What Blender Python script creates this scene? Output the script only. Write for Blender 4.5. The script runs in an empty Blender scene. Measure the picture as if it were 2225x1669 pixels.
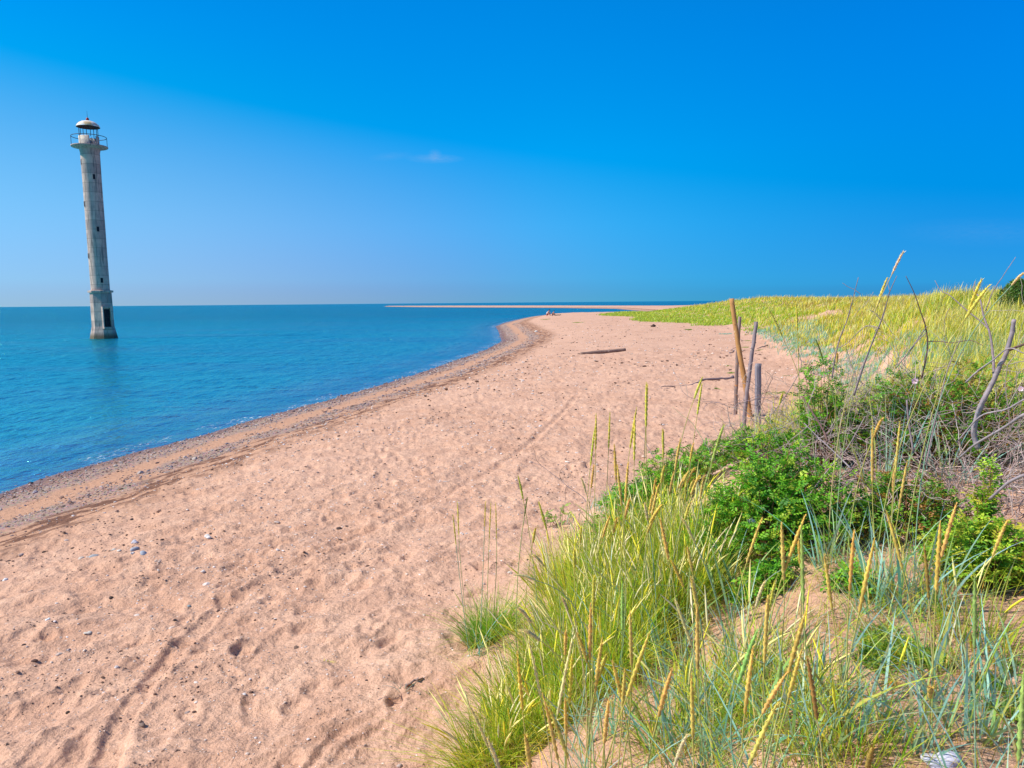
import bpy, bmesh, math, random
import numpy as np
from mathutils import Matrix, Vector

random.seed(7)
RNG = np.random.default_rng(7)
SC = bpy.context.scene
COL = SC.collection
R = math.radians

# ------------------------------------------------------------------ camera
CW, CH = 2225.0, 1669.0                 # pixel grid the layout was measured in
FPX = 1609.4
CAMZ = 3.8
PITCH, ROLL = R(6.281), R(0.497)
_F = np.array([0, math.cos(PITCH), -math.sin(PITCH)])
_U0 = np.array([0, math.sin(PITCH), math.cos(PITCH)])
_R0 = np.array([1.0, 0, 0])
_R = _R0 * math.cos(ROLL) - _U0 * math.sin(ROLL)
_U = _U0 * math.cos(ROLL) + _R0 * math.sin(ROLL)
CAM = np.array([0, 0, CAMZ])
cam_data = bpy.data.cameras.new('camera')
cam = bpy.data.objects.new('camera', cam_data)
COL.objects.link(cam)
cam_data.sensor_width = 36
cam_data.lens = 36 * FPX / CW
cam_data.clip_start = 0.05
cam_data.clip_end = 60000
m = Matrix.Identity(4)
for i in range(3):
    m[i][0] = _R[i]; m[i][1] = _U[i]; m[i][2] = -_F[i]; m[i][3] = CAM[i]
cam.matrix_world = m
SC.camera = cam

# ------------------------------------------------------------------ light
SUN_AZ, SUN_EL = R(-102), R(46)
world = bpy.data.worlds.new('World')
SC.world = world
world.use_nodes = True
nt = world.node_tree
nt.nodes.clear()
wo = nt.nodes.new('ShaderNodeOutputWorld')
bg = nt.nodes.new('ShaderNodeBackground')
sky = nt.nodes.new('ShaderNodeTexSky')
sky.sky_type = 'NISHITA'
sky.sun_disc = False
sky.sun_elevation = SUN_EL
sky.sun_rotation = SUN_AZ
sky.altitude = 0
sky.air_density = 0.6
sky.dust_density = 0.0
sky.ozone_density = 3.0
# colour balance of that sky: deeper towards the zenith, milky over the sea on the sun's side
stc = nt.nodes.new('ShaderNodeTexCoord')
sep = nt.nodes.new('ShaderNodeSeparateXYZ'); nt.links.new(stc.outputs['Generated'], sep.inputs[0])
def sky_ramp(stops):
    rp = nt.nodes.new('ShaderNodeValToRGB'); rp.color_ramp.interpolation = 'B_SPLINE'
    el = rp.color_ramp.elements
    while len(el) < len(stops): el.new(.5)
    for e_, (p_, c_) in zip(el, stops):
        e_.position = p_; e_.color = tuple(v / 2 for v in c_) + (1,)
    nt.links.new(sep.outputs['Z'], rp.inputs[0]); return rp.outputs[0]
rl = sky_ramp([(0, (0, .44, .67)), (.03, (0, .53, .76)), (.10, (0, .93, 1.0)), (.165, (0, 1.08, 1.14)), (.245, (0, 1.17, 1.36)), (.32, (.0, 1.12, 1.62)), (.42, (.0, 1.05, 1.70)), (.75, (.75, 1.0, 1.25))])
rc = sky_ramp([(0, (0, .345, .63)), (.03, (0, .40, .71)), (.10, (0, .76, 1.02)), (.19, (.0, 1.0, 1.31)), (.357, (.0, 1.18, 1.92)), (.46, (.0, 1.15, 1.85)), (.75, (.75, 1.0, 1.25))])
rr = sky_ramp([(0, (0, .20, .47)), (.02, (0, .225, .53)), (.155, (.0, .578, .90)), (.30, (.0, .87, 1.63)), (.42, (.0, .92, 1.70)), (.75, (.75, 1.0, 1.25))])
def sky_mix(f, a, b):
    n = nt.nodes.new('ShaderNodeMix'); n.data_type = 'RGBA'
    nt.links.new(f, n.inputs['Factor']); nt.links.new(a, n.inputs[6]); nt.links.new(b, n.inputs[7]); return n.outputs[2]
def sky_fac(a, b):
    n = nt.nodes.new('ShaderNodeMapRange'); n.interpolation_type = 'SMOOTHSTEP'
    nt.links.new(sep.outputs['X'], n.inputs[0]); n.inputs[1].default_value = a; n.inputs[2].default_value = b; return n.outputs[0]
grade = sky_mix(sky_fac(0, .6), sky_mix(sky_fac(-.6, 0), rl, rc), rr)
hs = nt.nodes.new('ShaderNodeMix'); hs.data_type = 'RGBA'; hs.blend_type = 'MULTIPLY'; hs.inputs['Factor'].default_value = 1
nt.links.new(grade, hs.inputs[7])
bg.inputs['Strength'].default_value = 0.125
skv = nt.nodes.new('ShaderNodeVectorMath'); skv.operation = 'SCALE'; skv.inputs['Scale'].default_value = 2
nt.links.new(sky.outputs[0], skv.inputs[0])
nt.links.new(skv.outputs[0], hs.inputs[6])
# a few thin wisps of cirrus low over the sea
tc = nt.nodes.new('ShaderNodeTexCoord')
def wisp(px, py, wx, wy, rot, prev):
    d = _F + _R * (px - CW / 2) / FPX - _U * (py - CH / 2) / FPX
    d = d / np.linalg.norm(d)
    az, el = math.atan2(d[0], d[1]), math.asin(d[2])
    mp = nt.nodes.new('ShaderNodeMapping'); mp.vector_type = 'TEXTURE'
    mp.inputs['Location'].default_value = tuple(d)
    mp.inputs['Rotation'].default_value = (0, rot, -az)
    mp.inputs['Scale'].default_value = (wx, 0.5, wy)
    nt.links.new(tc.outputs['Generated'], mp.inputs['Vector'])
    g = nt.nodes.new('ShaderNodeTexGradient'); g.gradient_type = 'SPHERICAL'
    nt.links.new(mp.outputs[0], g.inputs[0])
    return g.outputs['Fac']
def wmath(op, a, b):
    n = nt.nodes.new('ShaderNodeMath'); n.operation = op
    for i, v in enumerate((a, b)):
        if isinstance(v, (int, float)): n.inputs[i].default_value = v
        else: nt.links.new(v, n.inputs[i])
    return n.outputs[0]
wn = nt.nodes.new('ShaderNodeTexNoise')
wmap = nt.nodes.new('ShaderNodeMapping'); wmap.inputs['Scale'].default_value = (30, 30, 110)
nt.links.new(tc.outputs['Generated'], wmap.inputs['Vector'])
nt.links.new(wmap.outputs[0], wn.inputs['Vector'])
wn.inputs['Detail'].default_value = 5
wsum = None
for (px, py, wx, wy, rot, amp) in ((945, 345, .040, .0065, 0, .9), (945, 337, .010, .008, 0, .8), (850, 340, .030, .006, R(-6), .35),
                              (2140, 505, .10, .018, R(4), .22)):
    o = wmath('MULTIPLY', wisp(px, py, wx, wy, rot, None), amp)
    wsum = o if wsum is None else wmath('ADD', wsum, o)
wfac = wmath('MULTIPLY', wsum, wmath('MULTIPLY', wn.outputs['Fac'], 0.75))
wmix = nt.nodes.new('ShaderNodeMix'); wmix.data_type = 'RGBA'
nt.links.new(wfac, wmix.inputs['Factor'])
# low warm haze, thicker on the sun's side
def sm(op, a, b, c=0.0):
    n = nt.nodes.new('ShaderNodeMath'); n.operation = op
    for i, v in enumerate((a, b, c)):
        if isinstance(v, (int, float)): n.inputs[i].default_value = v
        else: nt.links.new(v, n.inputs[i])
    return n.outputs[0]
hz = sm('MAXIMUM', sm('SUBTRACT', sm('MULTIPLY_ADD', sep.outputs['X'], -.14, .200), sm('MAXIMUM', sep.outputs['Z'], 0.0)), 0.0)
hz = sm('DIVIDE', sm('MULTIPLY', hz, hz), sm('ADD', hz, .022))
ha = nt.nodes.new('ShaderNodeMapRange'); ha.interpolation_type = 'SMOOTHSTEP'
nt.links.new(sep.outputs['X'], ha.inputs[0]); ha.inputs[1].default_value = -.42; ha.inputs[2].default_value = .35; ha.inputs[3].default_value = 1.5; ha.inputs[4].default_value = .36
hr = sm('MULTIPLY', sm('MULTIPLY', sm('POWER', hz, .85), ha.outputs[0]), 6.73 * .68)
hc = nt.nodes.new('ShaderNodeCombineColor'); nt.links.new(hr, hc.inputs[0])
hadd = nt.nodes.new('ShaderNodeMix'); hadd.data_type = 'RGBA'; hadd.blend_type = 'ADD'; hadd.inputs['Factor'].default_value = 1
nt.links.new(hs.outputs[2], hadd.inputs[6]); nt.links.new(hc.outputs[0], hadd.inputs[7])
nt.links.new(hadd.outputs[2], wmix.inputs[6])
wmix.inputs[7].default_value = (1.4, 3.0, 5.6, 1)
nt.links.new(wmix.outputs[2], bg.inputs['Color'])
nt.links.new(bg.outputs[0], wo.inputs['Surface'])

sun_data = bpy.data.lights.new('sun', 'SUN')
sun_data.energy = 5.0
sun_data.angle = R(0.53)
sun_data.color = (1.0, 0.93, 0.80)
sun = bpy.data.objects.new('sun', sun_data)
COL.objects.link(sun)
SUNV = Vector((math.sin(SUN_AZ) * math.cos(SUN_EL), math.cos(SUN_AZ) * math.cos(SUN_EL), math.sin(SUN_EL)))
sun.rotation_euler = SUNV.to_track_quat('Z', 'Y').to_euler()
sun.location = (-30, -10, 40)

vs = SC.view_settings
vs.view_transform = 'Standard'
vs.look = 'None'
vs.exposure = 0.25
vs.gamma = 1.0
SC.cycles.max_bounces = 6
SC.cycles.transparent_max_bounces = 12

# ------------------------------------------------------------------ pixel geometry
def ray(px, py):
    px = np.asarray(px, float); py = np.asarray(py, float)
    d = _F + np.multiply.outer((px - CW / 2) / FPX, _R) - np.multiply.outer((py - CH / 2) / FPX, _U)
    return d
def onz(px, py, z):                     # where a ray meets the level z
    d = ray(px, py)
    t = (z - CAMZ) / d[..., 2]
    return CAM + d * t[..., None] if np.ndim(t) else CAM + d * t
def atr(px, py, r):                     # point on a ray at ground distance r
    d = ray(px, py)
    return CAM + d * (r / math.hypot(d[0], d[1]))
K = 1.0059                              # 2212-wide readings to the 2225 grid

# ------------------------------------------------------------------ noise
def hash2(ix, iy, seed):
    h = (ix.astype(np.int64) * 374761393 + iy.astype(np.int64) * 668265263 + seed * 974634777) & 0xFFFFFFFF
    h = ((h ^ (h >> 13)) * 1274126177) & 0xFFFFFFFF
    h = (h ^ (h >> 16)) & 0xFFFFFFFF
    return h / 4294967295.0
def vnoise(x, y, seed=0):
    ix = np.floor(x); iy = np.floor(y)
    fx = x - ix; fy = y - iy
    fx = fx * fx * fx * (fx * (fx * 6 - 15) + 10); fy = fy * fy * fy * (fy * (fy * 6 - 15) + 10)
    a = hash2(ix, iy, seed); b = hash2(ix + 1, iy, seed)
    c = hash2(ix, iy + 1, seed); d = hash2(ix + 1, iy + 1, seed)
    return (a + (b - a) * fx) * (1 - fy) + (c + (d - c) * fx) * fy
def fbm(x, y, oct=4, seed=0):
    s = 0; a = 0.5; n = 0
    for o in range(oct):
        s = s + a * (vnoise(x, y, seed + o * 17) - 0.5) * 2; n += a
        x = x * 1.93 + 3.1; y = y * 1.93 - 1.7; a *= 0.5
    return s / n
def sstep(v, a, b):
    t = np.clip((v - a) / (b - a), 0, 1)
    return t * t * (3 - 2 * t)

# ------------------------------------------------------------------ land shape
shore_px = [(0, 1065), (100, 1035), (200, 1003), (300, 976), (420, 945), (500, 921), (600, 893), (700, 866), (800, 838),
            (900, 808), (980, 780), (1050, 755), (1083, 738), (1076, 716), (1070, 705), (1088, 698), (1120, 690), (1150, 684.0)]
shore = [tuple(onz(x * K, y * K, 0)[:2]) for x, y in shore_px]
far_px = [(1395, 673.5), (1330, 667.2), (1200, 665.2), (1000, 664.2), (905, 663.6), (832, 662.6)]
far_in = [tuple(onz(x * K, y * K, 0)[:2]) for x, y in far_px]
far_out = [tuple(onz(x * K, y * K, 0)[:2]) for x, y in [(830, 661.6), (1000, 661.2), (1200, 661.2), (1330, 661.6), (1440, 661.8), (1520, 660)]]
s0 = np.array(shore[0]); s1 = np.array(shore[3])
dd = (s0 - s1) / np.linalg.norm(s0 - s1)
left_ext = [tuple(s0 + dd * 400 + np.array([0, -60])), tuple(s0 + dd * 40 + np.array([0, -1.5]))]
pe = np.array(shore[-1])
mid = [(pe[0] + 14, pe[1] + 8), (pe[0] + 40, pe[1] + 16), (pe[0] + 60, pe[1] + 40)]
LAND = np.array(left_ext + shore + mid + far_in + far_out + [(900, 1100), (4000, 900), (4000, -800), (-900, -800)])
# smooth the shore a little
def seg_dist(px, py, pts, closed=False):
    d = np.full(px.shape, 1e9)
    n = len(pts)
    for i in range(n if closed else n - 1):
        ax, ay = pts[i]; bx, by = pts[(i + 1) % n]
        ex, ey = bx - ax, by - ay
        t = np.clip(((px - ax) * ex + (py - ay) * ey) / (ex * ex + ey * ey), 0, 1)
        d = np.minimum(d, (px - ax - t * ex) ** 2 + (py - ay - t * ey) ** 2)
    return np.sqrt(d)
def inside(px, py, pts):
    c = np.zeros(px.shape, bool); n = len(pts)
    for i in range(n):
        ax, ay = pts[i]; bx, by = pts[(i + 1) % n]
        cond = ((ay > py) != (by > py))
        with np.errstate(divide='ignore', invalid='ignore'):
            xx = (bx - ax) * (py - ay) / (by - ay if by != ay else 1e-9) + ax
        c ^= cond & (px < xx)
    return c
def sdist(x, y, pts):
    d = seg_dist(x, y, pts, True)
    return np.where(inside(x, y, pts), d, -d)
foot_px = [(935, 1659), (985, 1480), (1060, 1340), (1150, 1210), (1290, 1100), (1470, 1045), (1670, 1000), (1790, 915), (1780, 845), (1735, 800),
           (1670, 765), (1625, 738), (1565, 703), (1500, 693), (1430, 684), (1372, 679.5)]
foot = [tuple(onz(x * K, y * K, 1.15)[:2]) for x, y in foot_px]
f0 = foot[0]
pl = foot[-1]
DUNE = np.array([(-7, -60), (-3.0, -10), (-1.8, -1.5), (-1.35, 1.0)] + foot + [(pl[0] + 6, pl[1] + 20), (pl[0] + 60, pl[1] + 60), (2500, 700), (2500, -500), (-7, -500)])

def shore_s(x, y):
    s = sdist(x, y, LAND)
    w = 0.22 * fbm(x * 0.55, y * 0.55, 3, 5) * np.clip(20 / (np.hypot(x, y) + 1), .3, 1)
    return s + w
def base_height(x, y):
    r = np.hypot(x, y)
    s = shore_s(x, y)
    bz = np.interp(s, [-60, -12, -3, 0, 1.6, 2.2, 3.7, 5.0, 7, 12, 25], [-5, -1.3, -.34, 0, .22, .26, .46, .66, .85, 1.08, 1.24])
    farf = sstep(r, 260, 420)
    bz = np.where(bz > 0, bz * (1 - farf) + farf * np.minimum(bz, .55), bz)
    bz = bz + sstep(s, 5, 20) * .05 * fbm(x / 6, y / 6, 2, 9)
    t = sdist(x, y, DUNE) + 0.35 * fbm(x * .9, y * .9, 3, 21) * np.clip(r / 6, .5, 2.5)
    top = 2.15 + 1.08 * sstep(r, 9, 34) + .25 * sstep(r, 3, 8) * sstep(np.arctan2(x, np.maximum(y, .1)), .2, .6) 
    top = top + .16 * fbm(x / 5, y / 5, 2, 33) * sstep(r, 8, 20) + .05 * fbm(x / .9, y / .9, 3, 37)
    top = top + .10 * sstep(np.arctan2(x, y), R(27), R(35)) * sstep(r, 15, 30)
    wdt = 2.3 + 9 * sstep(r, 12, 60)
    k = sstep(t, -.2 * wdt * .5, wdt)
    # blow-outs and a lower far flank
    top = top + .12 * sstep(r, 40, 65) + .42 * sstep(r, 50, 75) * (1 - sstep(np.arctan2(x, y), R(18), R(25))) - 1.6 * sstep(r, 115, 165)
    z = bz + (np.maximum(top, bz) - bz) * k
    return z, s, t

# ---- trampled sand as a fine height map on the near beach
TX0, TY0, TN, TM, TS = -24.0, 0.0, 2300, 2100, 0.02
gx = TX0 + np.arange(TN) * TS; gy = TY0 + np.arange(TM) * TS
GX, GY = np.meshgrid(gx, gy)
ca, sa = math.cos(R(35)), math.sin(R(35))
UX = GX * ca + GY * sa; VX = -GX * sa + GY * ca
wx_ = .25 * fbm(GX * 1.1, GY * 1.1, 2, 90)
D = .040 * fbm(UX / .85 + wx_, VX / .42 + wx_, 2, 41) + .030 * fbm(UX / .36, VX / .21, 2, 43)
rid = 1 - np.abs(fbm(UX / .62 + wx_ * 2, VX / .30, 2, 47))
D += .032 * (rid ** 3 - .4)
D += .006 * fbm(GX / .07, GY / .07, 2, 49)
D = D.astype(np.float32)
def pit(cx, cy, L, W, a, dep, rim=.35):
    rr = L * 2.2
    i0, i1 = int((cx - rr - TX0) / TS), int((cx + rr - TX0) / TS)
    j0, j1 = int((cy - rr - TY0) / TS), int((cy + rr - TY0) / TS)
    if i0 < 1 or j0 < 1 or i1 >= TN - 1 or j1 >= TM - 1: return
    X = GX[j0:j1, i0:i1] - cx; Y = GY[j0:j1, i0:i1] - cy
    u = (X * math.cos(a) + Y * math.sin(a)) / L; v = (-X * math.sin(a) + Y * math.cos(a)) / W
    q = np.sqrt(u * u + v * v)
    D[j0:j1, i0:i1] += (-dep * (1 - sstep(q, .55, 1.05)) + dep * rim * np.exp(-((q - 1.25) / .28) ** 2)).astype(np.float32)
for _ in range(9500):
    cx = RNG.uniform(-20, 12); cy = RNG.uniform(1.5, 34)
    if RNG.random() < .35 and cy > 18: continue
    a = RNG.normal(R(55), .7)
    pit(cx, cy, RNG.uniform(.09, .17), RNG.uniform(.05, .10), a, RNG.uniform(.008, .026), RNG.uniform(.15, .45))
for lane in range(9):                    # lines of footprints along the beach
    x = RNG.uniform(-6, 1); y = RNG.uniform(3, 8); a = R(RNG.uniform(50, 80))
    for k in range(46):
        x += .62 * math.cos(a); y += .62 * math.sin(a); a += RNG.normal(0, .07)
        sd = .11 * (1 if k % 2 else -1)
        pit(x - sd * math.sin(a), y + sd * math.cos(a), .15, .07, a, RNG.uniform(.014, .028), .3)
tracks = [([(225, 1690), (235, 1600), (262, 1530), (310, 1462), (390, 1372), (480, 1288), (560, 1235), (660, 1185), (800, 1128), (930, 1072), (1060, 1008), (1150, 950), (1218, 888), (1250, 845)], .085, .024),
          ([(690, 1680), (765, 1590), (850, 1545), (965, 1485)], .05, .014), ([(640, 1680), (730, 1570), (830, 1520), (950, 1462)], .04, .012),
          ([(440, 1262), (560, 1172), (700, 1120), (860, 1050), (1010, 985)], .06, .012),
          ([(0, 1345), (150, 1300), (330, 1240), (520, 1150)], .06, .010),
          ([(20, 1659), (150, 1540), (260, 1500)], .09, .014)]
for pts, wd, dep in tracks:
    P = np.array([onz(x * K, y * K, 1.1)[:2] for x, y in pts])
    # resample with a gentle wander
    Q = [P[0]]
    for a_, b_ in zip(P[:-1], P[1:]):
        n_ = max(1, int(np.linalg.norm(b_ - a_) / .5))
        for k in range(1, n_ + 1): Q.append(a_ + (b_ - a_) * k / n_)
    Q = np.array(Q)
    for q, q2 in zip(Q[:-1], Q[1:]):
        lo = np.minimum(q, q2) - .5; hi = np.maximum(q, q2) + .5
        i0, i1 = int((lo[0] - TX0) / TS), int((hi[0] - TX0) / TS); j0, j1 = int((lo[1] - TY0) / TS), int((hi[1] - TY0) / TS)
        if i0 < 0 or j0 < 0 or i1 >= TN or j1 >= TM: continue
        X = GX[j0:j1, i0:i1]; Y = GY[j0:j1, i0:i1]
        ex, ey = q2 - q
        tt = ((X - q[0]) * ex + (Y - q[1]) * ey) / (ex * ex + ey * ey)
        ok = (tt >= 0) & (tt < 1.0)
        dist = np.abs((X - q[0]) * ey - (Y - q[1]) * ex) / math.hypot(ex, ey) + .02 * vnoise(X * 6, Y * 6, 3)
        g = -dep * (1 - sstep(dist / wd, .7, 1.15)) + dep * .45 * np.exp(-((dist / wd - 1.4) / .35) ** 2)
        D[j0:j1, i0:i1] += np.where(ok, g, 0).astype(np.float32)
D = np.clip(D, -.042, .09)
def micro(x, y):
    fx = np.clip((x - TX0) / TS, 0, TN - 2.001); fy = np.clip((y - TY0) / TS, 0, TM - 2.001)
    ix = fx.astype(int); iy = fy.astype(int); fx = fx - ix; fy = fy - iy
    v = (D[iy, ix] * (1 - fx) + D[iy, ix + 1] * fx) * (1 - fy) + (D[iy + 1, ix] * (1 - fx) + D[iy + 1, ix + 1] * fx) * fy
    inb = sstep(x, TX0, TX0 + 2) * sstep(-x, -(TX0 + TN * TS), -(TX0 + TN * TS) + 2) * sstep(-y, -(TM * TS), -(TM * TS) + 4)
    far = (.05 * fbm(x / 1.3, y / 1.3, 3, 61) + .02 * fbm(x / .4, y / .4, 2, 62)) * sstep(np.hypot(x, y), 25, 40)
    return v * inb + far
def height(x, y, full=False):
    x = np.asarray(x, float); y = np.asarray(y, float)
    z, s, t = base_height(x, y)
    mk = sstep(s, 4.0, 6.0) * (1 - .45 * sstep(t, 0, 1.5)) + .05
    step = .035 * sstep(s + .25 * fbm(x * 1.2, y * 1.2, 2, 7), 4.7, 4.9)
    z = z + micro(x, y) * mk * (s > -1) + step * (s > 0)
    if full: return z, s, t
    return z
def H(x, y): return float(height(np.array([x]), np.array([y]))[0])
def G(px, py):                          # where a ray meets the ground
    d = ray(px, py); hl = math.hypot(d[0], d[1])
    rs = np.exp(np.linspace(math.log(1.2), math.log(900), 500))
    for _ in range(2):
        X = d[0] / hl * rs; Y = d[1] / hl * rs; Z = CAMZ + d[2] / hl * rs
        below = Z < base_height(X, Y)[0]
        k = int(np.argmax(below)) if below.any() else len(rs) - 1
        k = max(k, 1)
        rs = np.linspace(rs[k - 1], rs[k], 60)
    r_ = rs[30]
    x, y = d[0] / hl * r_, d[1] / hl * r_
    return np.array([x, y, H(x, y)])

# ------------------------------------------------------------------ mesh helpers
def link(name, me, mat=None, parent=None):
    o = bpy.data.objects.new(name, me)
    COL.objects.link(o)
    if parent is not None: o.parent = parent
    if mat is not None and me is not None: me.materials.append(mat)
    return o
def tag(o, label=None, cat=None, group=None, kind=None):
    if label: o['label'] = label
    if cat: o['category'] = cat
    if group: o['group'] = group
    if kind: o['kind'] = kind
    return o
def empty(name, loc, label, cat, group=None):
    o = bpy.data.objects.new(name, None); COL.objects.link(o); o.location = tuple(loc)
    o.empty_display_size = .1
    return tag(o, label, cat, group)
def mk_mesh(name, V, faces, cols=None, smooth=True, attrs=None):
    """faces: list of int arrays (n,3) or (n,4)"""
    me = bpy.data.meshes.new(name)
    V = np.ascontiguousarray(V, dtype=np.float32)
    me.vertices.add(len(V)); me.vertices.foreach_set('co', V.ravel())
    faces = [f for f in faces if len(f)]
    loops = np.concatenate([f.ravel() for f in faces]).astype(np.int32)
    tot = np.concatenate([np.full(len(f), f.shape[1]) for f in faces])
    st = np.concatenate([[0], np.cumsum(tot)[:-1]]).astype(np.int32)
    me.loops.add(len(loops)); me.loops.foreach_set('vertex_index', loops)
    me.polygons.add(len(st)); me.polygons.foreach_set('loop_start', st)
    me.polygons.foreach_set('use_smooth', np.full(len(st), smooth))
    if cols is not None:
        ca_ = me.color_attributes.new('Col', 'FLOAT_COLOR', 'POINT')
        c = np.ones((len(V), 4), np.float32); c[:, :3] = cols
        ca_.data.foreach_set('color', c.ravel())
    for k, v in (attrs or {}).items():
        a = me.attributes.new(k, 'FLOAT', 'POINT'); a.data.foreach_set('value', np.asarray(v, np.float32))
    me.update(); me.validate()
    return me
class MB:                               # mesh pieces gathered into one mesh
    def __init__(s): s.V = []; s.F = []; s.C = []; s.n = 0
    def add(s, V, faces, cols=None):
        V = np.asarray(V, float).reshape(-1, 3)
        s.V.append(V); s.F += [np.asarray(f) + s.n for f in faces]
        c = np.ones((len(V), 3)) * .5 if cols is None else np.broadcast_to(np.asarray(cols, float), (len(V), 3))
        s.C.append(c); s.n += len(V)
    def build(s, name, mat, parent=None, smooth=True, origin=None):
        V = np.concatenate(s.V)
        if origin is not None: V = V - np.asarray(origin)
        f3 = [f for f in s.F if f.shape[1] == 3]; f4 = [f for f in s.F if f.shape[1] == 4]
        fs = ([np.concatenate(f3)] if f3 else []) + ([np.concatenate(f4)] if f4 else [])
        me = mk_mesh(name, V, fs, np.concatenate(s.C), smooth)
        return link(name, me, mat, parent)
def nrm(v): return v / np.maximum(np.linalg.norm(v, axis=-1, keepdims=True), 1e-9)
def tubes(P, rad, m=4, cols=None, cap=False, twist=0.0):
    """P (n,K,3), rad (n,K) -> V, faces, cols"""
    P = np.asarray(P, float); n, k, _ = P.shape
    T = np.gradient(P, axis=1) if k > 2 else np.repeat(P[:, 1:2] - P[:, :1], 2, axis=1)
    T = nrm(T)
    ref = np.broadcast_to(np.array([.31, .93, .2]), T.shape)
    A = nrm(np.cross(T, ref)); B = np.cross(T, A)
    th = np.arange(m) * 2 * math.pi / m
    th = th[None, None, :] + (np.arange(k) * twist)[None, :, None]
    V = P[:, :, None, :] + rad[:, :, None, None] * (np.cos(th)[..., None] * A[:, :, None, :] + np.sin(th)[..., None] * B[:, :, None, :])
    idx = np.arange(n * k * m).reshape(n, k, m)
    a = idx[:, :-1, :]; b = idx[:, 1:, :]
    F = np.stack([a, np.roll(a, -1, 2), np.roll(b, -1, 2), b], -1).reshape(-1, 4)
    faces = [F]
    V = V.reshape(-1, 3)
    C = None if cols is None else np.repeat(np.asarray(cols).reshape(n * k, 3), m, axis=0)
    if cap:
        cen = np.concatenate([P[:, 0], P[:, -1]]); o = n * k * m
        f = []
        for j in range(m):
            f.append(np.stack([idx[:, 0, (j + 1) % m], idx[:, 0, j], o + np.arange(n)], -1))
            f.append(np.stack([idx[:, -1, j], idx[:, -1, (j + 1) % m], o + n + np.arange(n)], -1))
        V = np.concatenate([V, cen])
        if C is not None:
            cc = np.asarray(cols).reshape(n, k, 3); C = np.concatenate([C, cc[:, 0], cc[:, -1]])
        faces.append(np.concatenate(f))
    return V, faces, C
def blades(base, h, w, az, lean, curl, c0, c1, seg=4, face=None, rng=RNG, drop=0.0):
    """curved tapering leaves; all arguments per blade"""
    n = len(base); u = np.linspace(0, 1, seg + 1)
    dirv = np.stack([np.sin(az), np.cos(az), np.zeros(n)], -1)
    hor = (lean[:, None] * u + curl[:, None] * u ** 2) * h[:, None]
    ver = h[:, None] * (u - (lean[:, None] * .25 + curl[:, None] * .42) * u ** 2)
    P = base[:, None, :] + hor[..., None] * dirv[:, None, :] + ver[..., None] * np.array([0, 0, 1.0])
    fa = rng.uniform(0, 2 * math.pi, n) if face is None else face
    side = np.stack([np.cos(fa), np.sin(fa), np.zeros(n)], -1)
    wd = w[:, None] * np.clip(1 - u ** 2.2, 0, 1) * .5
    wd[:, 0] *= .6
    L = P[:, :-1] - wd[:, :-1, None] * side[:, None, :]; Rr = P[:, :-1] + wd[:, :-1, None] * side[:, None, :]
    V = np.concatenate([np.stack([L, Rr], 2).reshape(n, 2 * seg, 3), P[:, -1:]], 1)
    k = 2 * seg + 1; o = (np.arange(n) * k)[:, None]
    q = []
    for i in range(seg - 1): q.append(np.stack([o[:, 0] + 2 * i, o[:, 0] + 2 * i + 1, o[:, 0] + 2 * i + 3, o[:, 0] + 2 * i + 2], -1))
    t = np.stack([o[:, 0] + 2 * seg - 2, o[:, 0] + 2 * seg - 1, o[:, 0] + 2 * seg], -1)
    uu = np.concatenate([np.repeat(u[:-1], 2), [1.0]])
    C = c0[:, None, :] * (1 - uu[None, :, None]) + c1[:, None, :] * uu[None, :, None]
    return V.reshape(-1, 3), [t] + ([np.concatenate(q)] if q else []), C.reshape(-1, 3)
def lathe(prof, m=32, ang=0.0):
    prof = np.asarray(prof, float); k = len(prof)
    th = np.arange(m) * 2 * math.pi / m + ang
    V = np.stack([prof[:, None, 0] * np.cos(th), prof[:, None, 0] * np.sin(th), np.repeat(prof[:, 1:2], m, 1)], -1)
    idx = np.arange(k * m).reshape(k, m); a = idx[:-1]; b = idx[1:]
    F = np.stack([a, np.roll(a, -1, 1), np.roll(b, -1, 1), b], -1).reshape(-1, 4)
    return V.reshape(-1, 3), [F]
def boxv(cx, cy, cz, sx, sy, sz):
    V = np.array([[x, y, z] for z in (-.5, .5) for y in (-.5, .5) for x in (-.5, .5)]) * [sx, sy, sz] + [cx, cy, cz]
    F = np.array([[0, 2, 3, 1], [4, 5, 7, 6], [0, 1, 5, 4], [2, 6, 7, 3], [0, 4, 6, 2], [1, 3, 7, 5]])
    return V, [F]
def ico(sub=1):
    t = (1 + 5 ** .5) / 2
    v = [(-1, t, 0), (1, t, 0), (-1, -t, 0), (1, -t, 0), (0, -1, t), (0, 1, t), (0, -1, -t), (0, 1, -t), (t, 0, -1), (t, 0, 1), (-t, 0, -1), (-t, 0, 1)]
    f = [(0, 11, 5), (0, 5, 1), (0, 1, 7), (0, 7, 10), (0, 10, 11), (1, 5, 9), (5, 11, 4), (11, 10, 2), (10, 7, 6), (7, 1, 8), (3, 9, 4), (3, 4, 2), (3, 2, 6), (3, 6, 8), (3, 8, 9), (4, 9, 5), (2, 4, 11), (6, 2, 10), (8, 6, 7), (9, 8, 1)]
    v = [np.array(a) / np.linalg.norm(a) for a in v]
    for _ in range(sub - 1):
        nf = []; cache = {}
        def midp(a, b):
            k_ = (min(a, b), max(a, b))
            if k_ not in cache:
                q = v[a] + v[b]; v.append(q / np.linalg.norm(q)); cache[k_] = len(v) - 1
            return cache[k_]
        for a, b, c in f:
            ab, bc, ca2 = midp(a, b), midp(b, c), midp(c, a)
            nf += [(a, ab, ca2), (b, bc, ab), (c, ca2, bc), (ab, bc, ca2)]
        f = nf
    return np.array(v), np.array(f)

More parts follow.
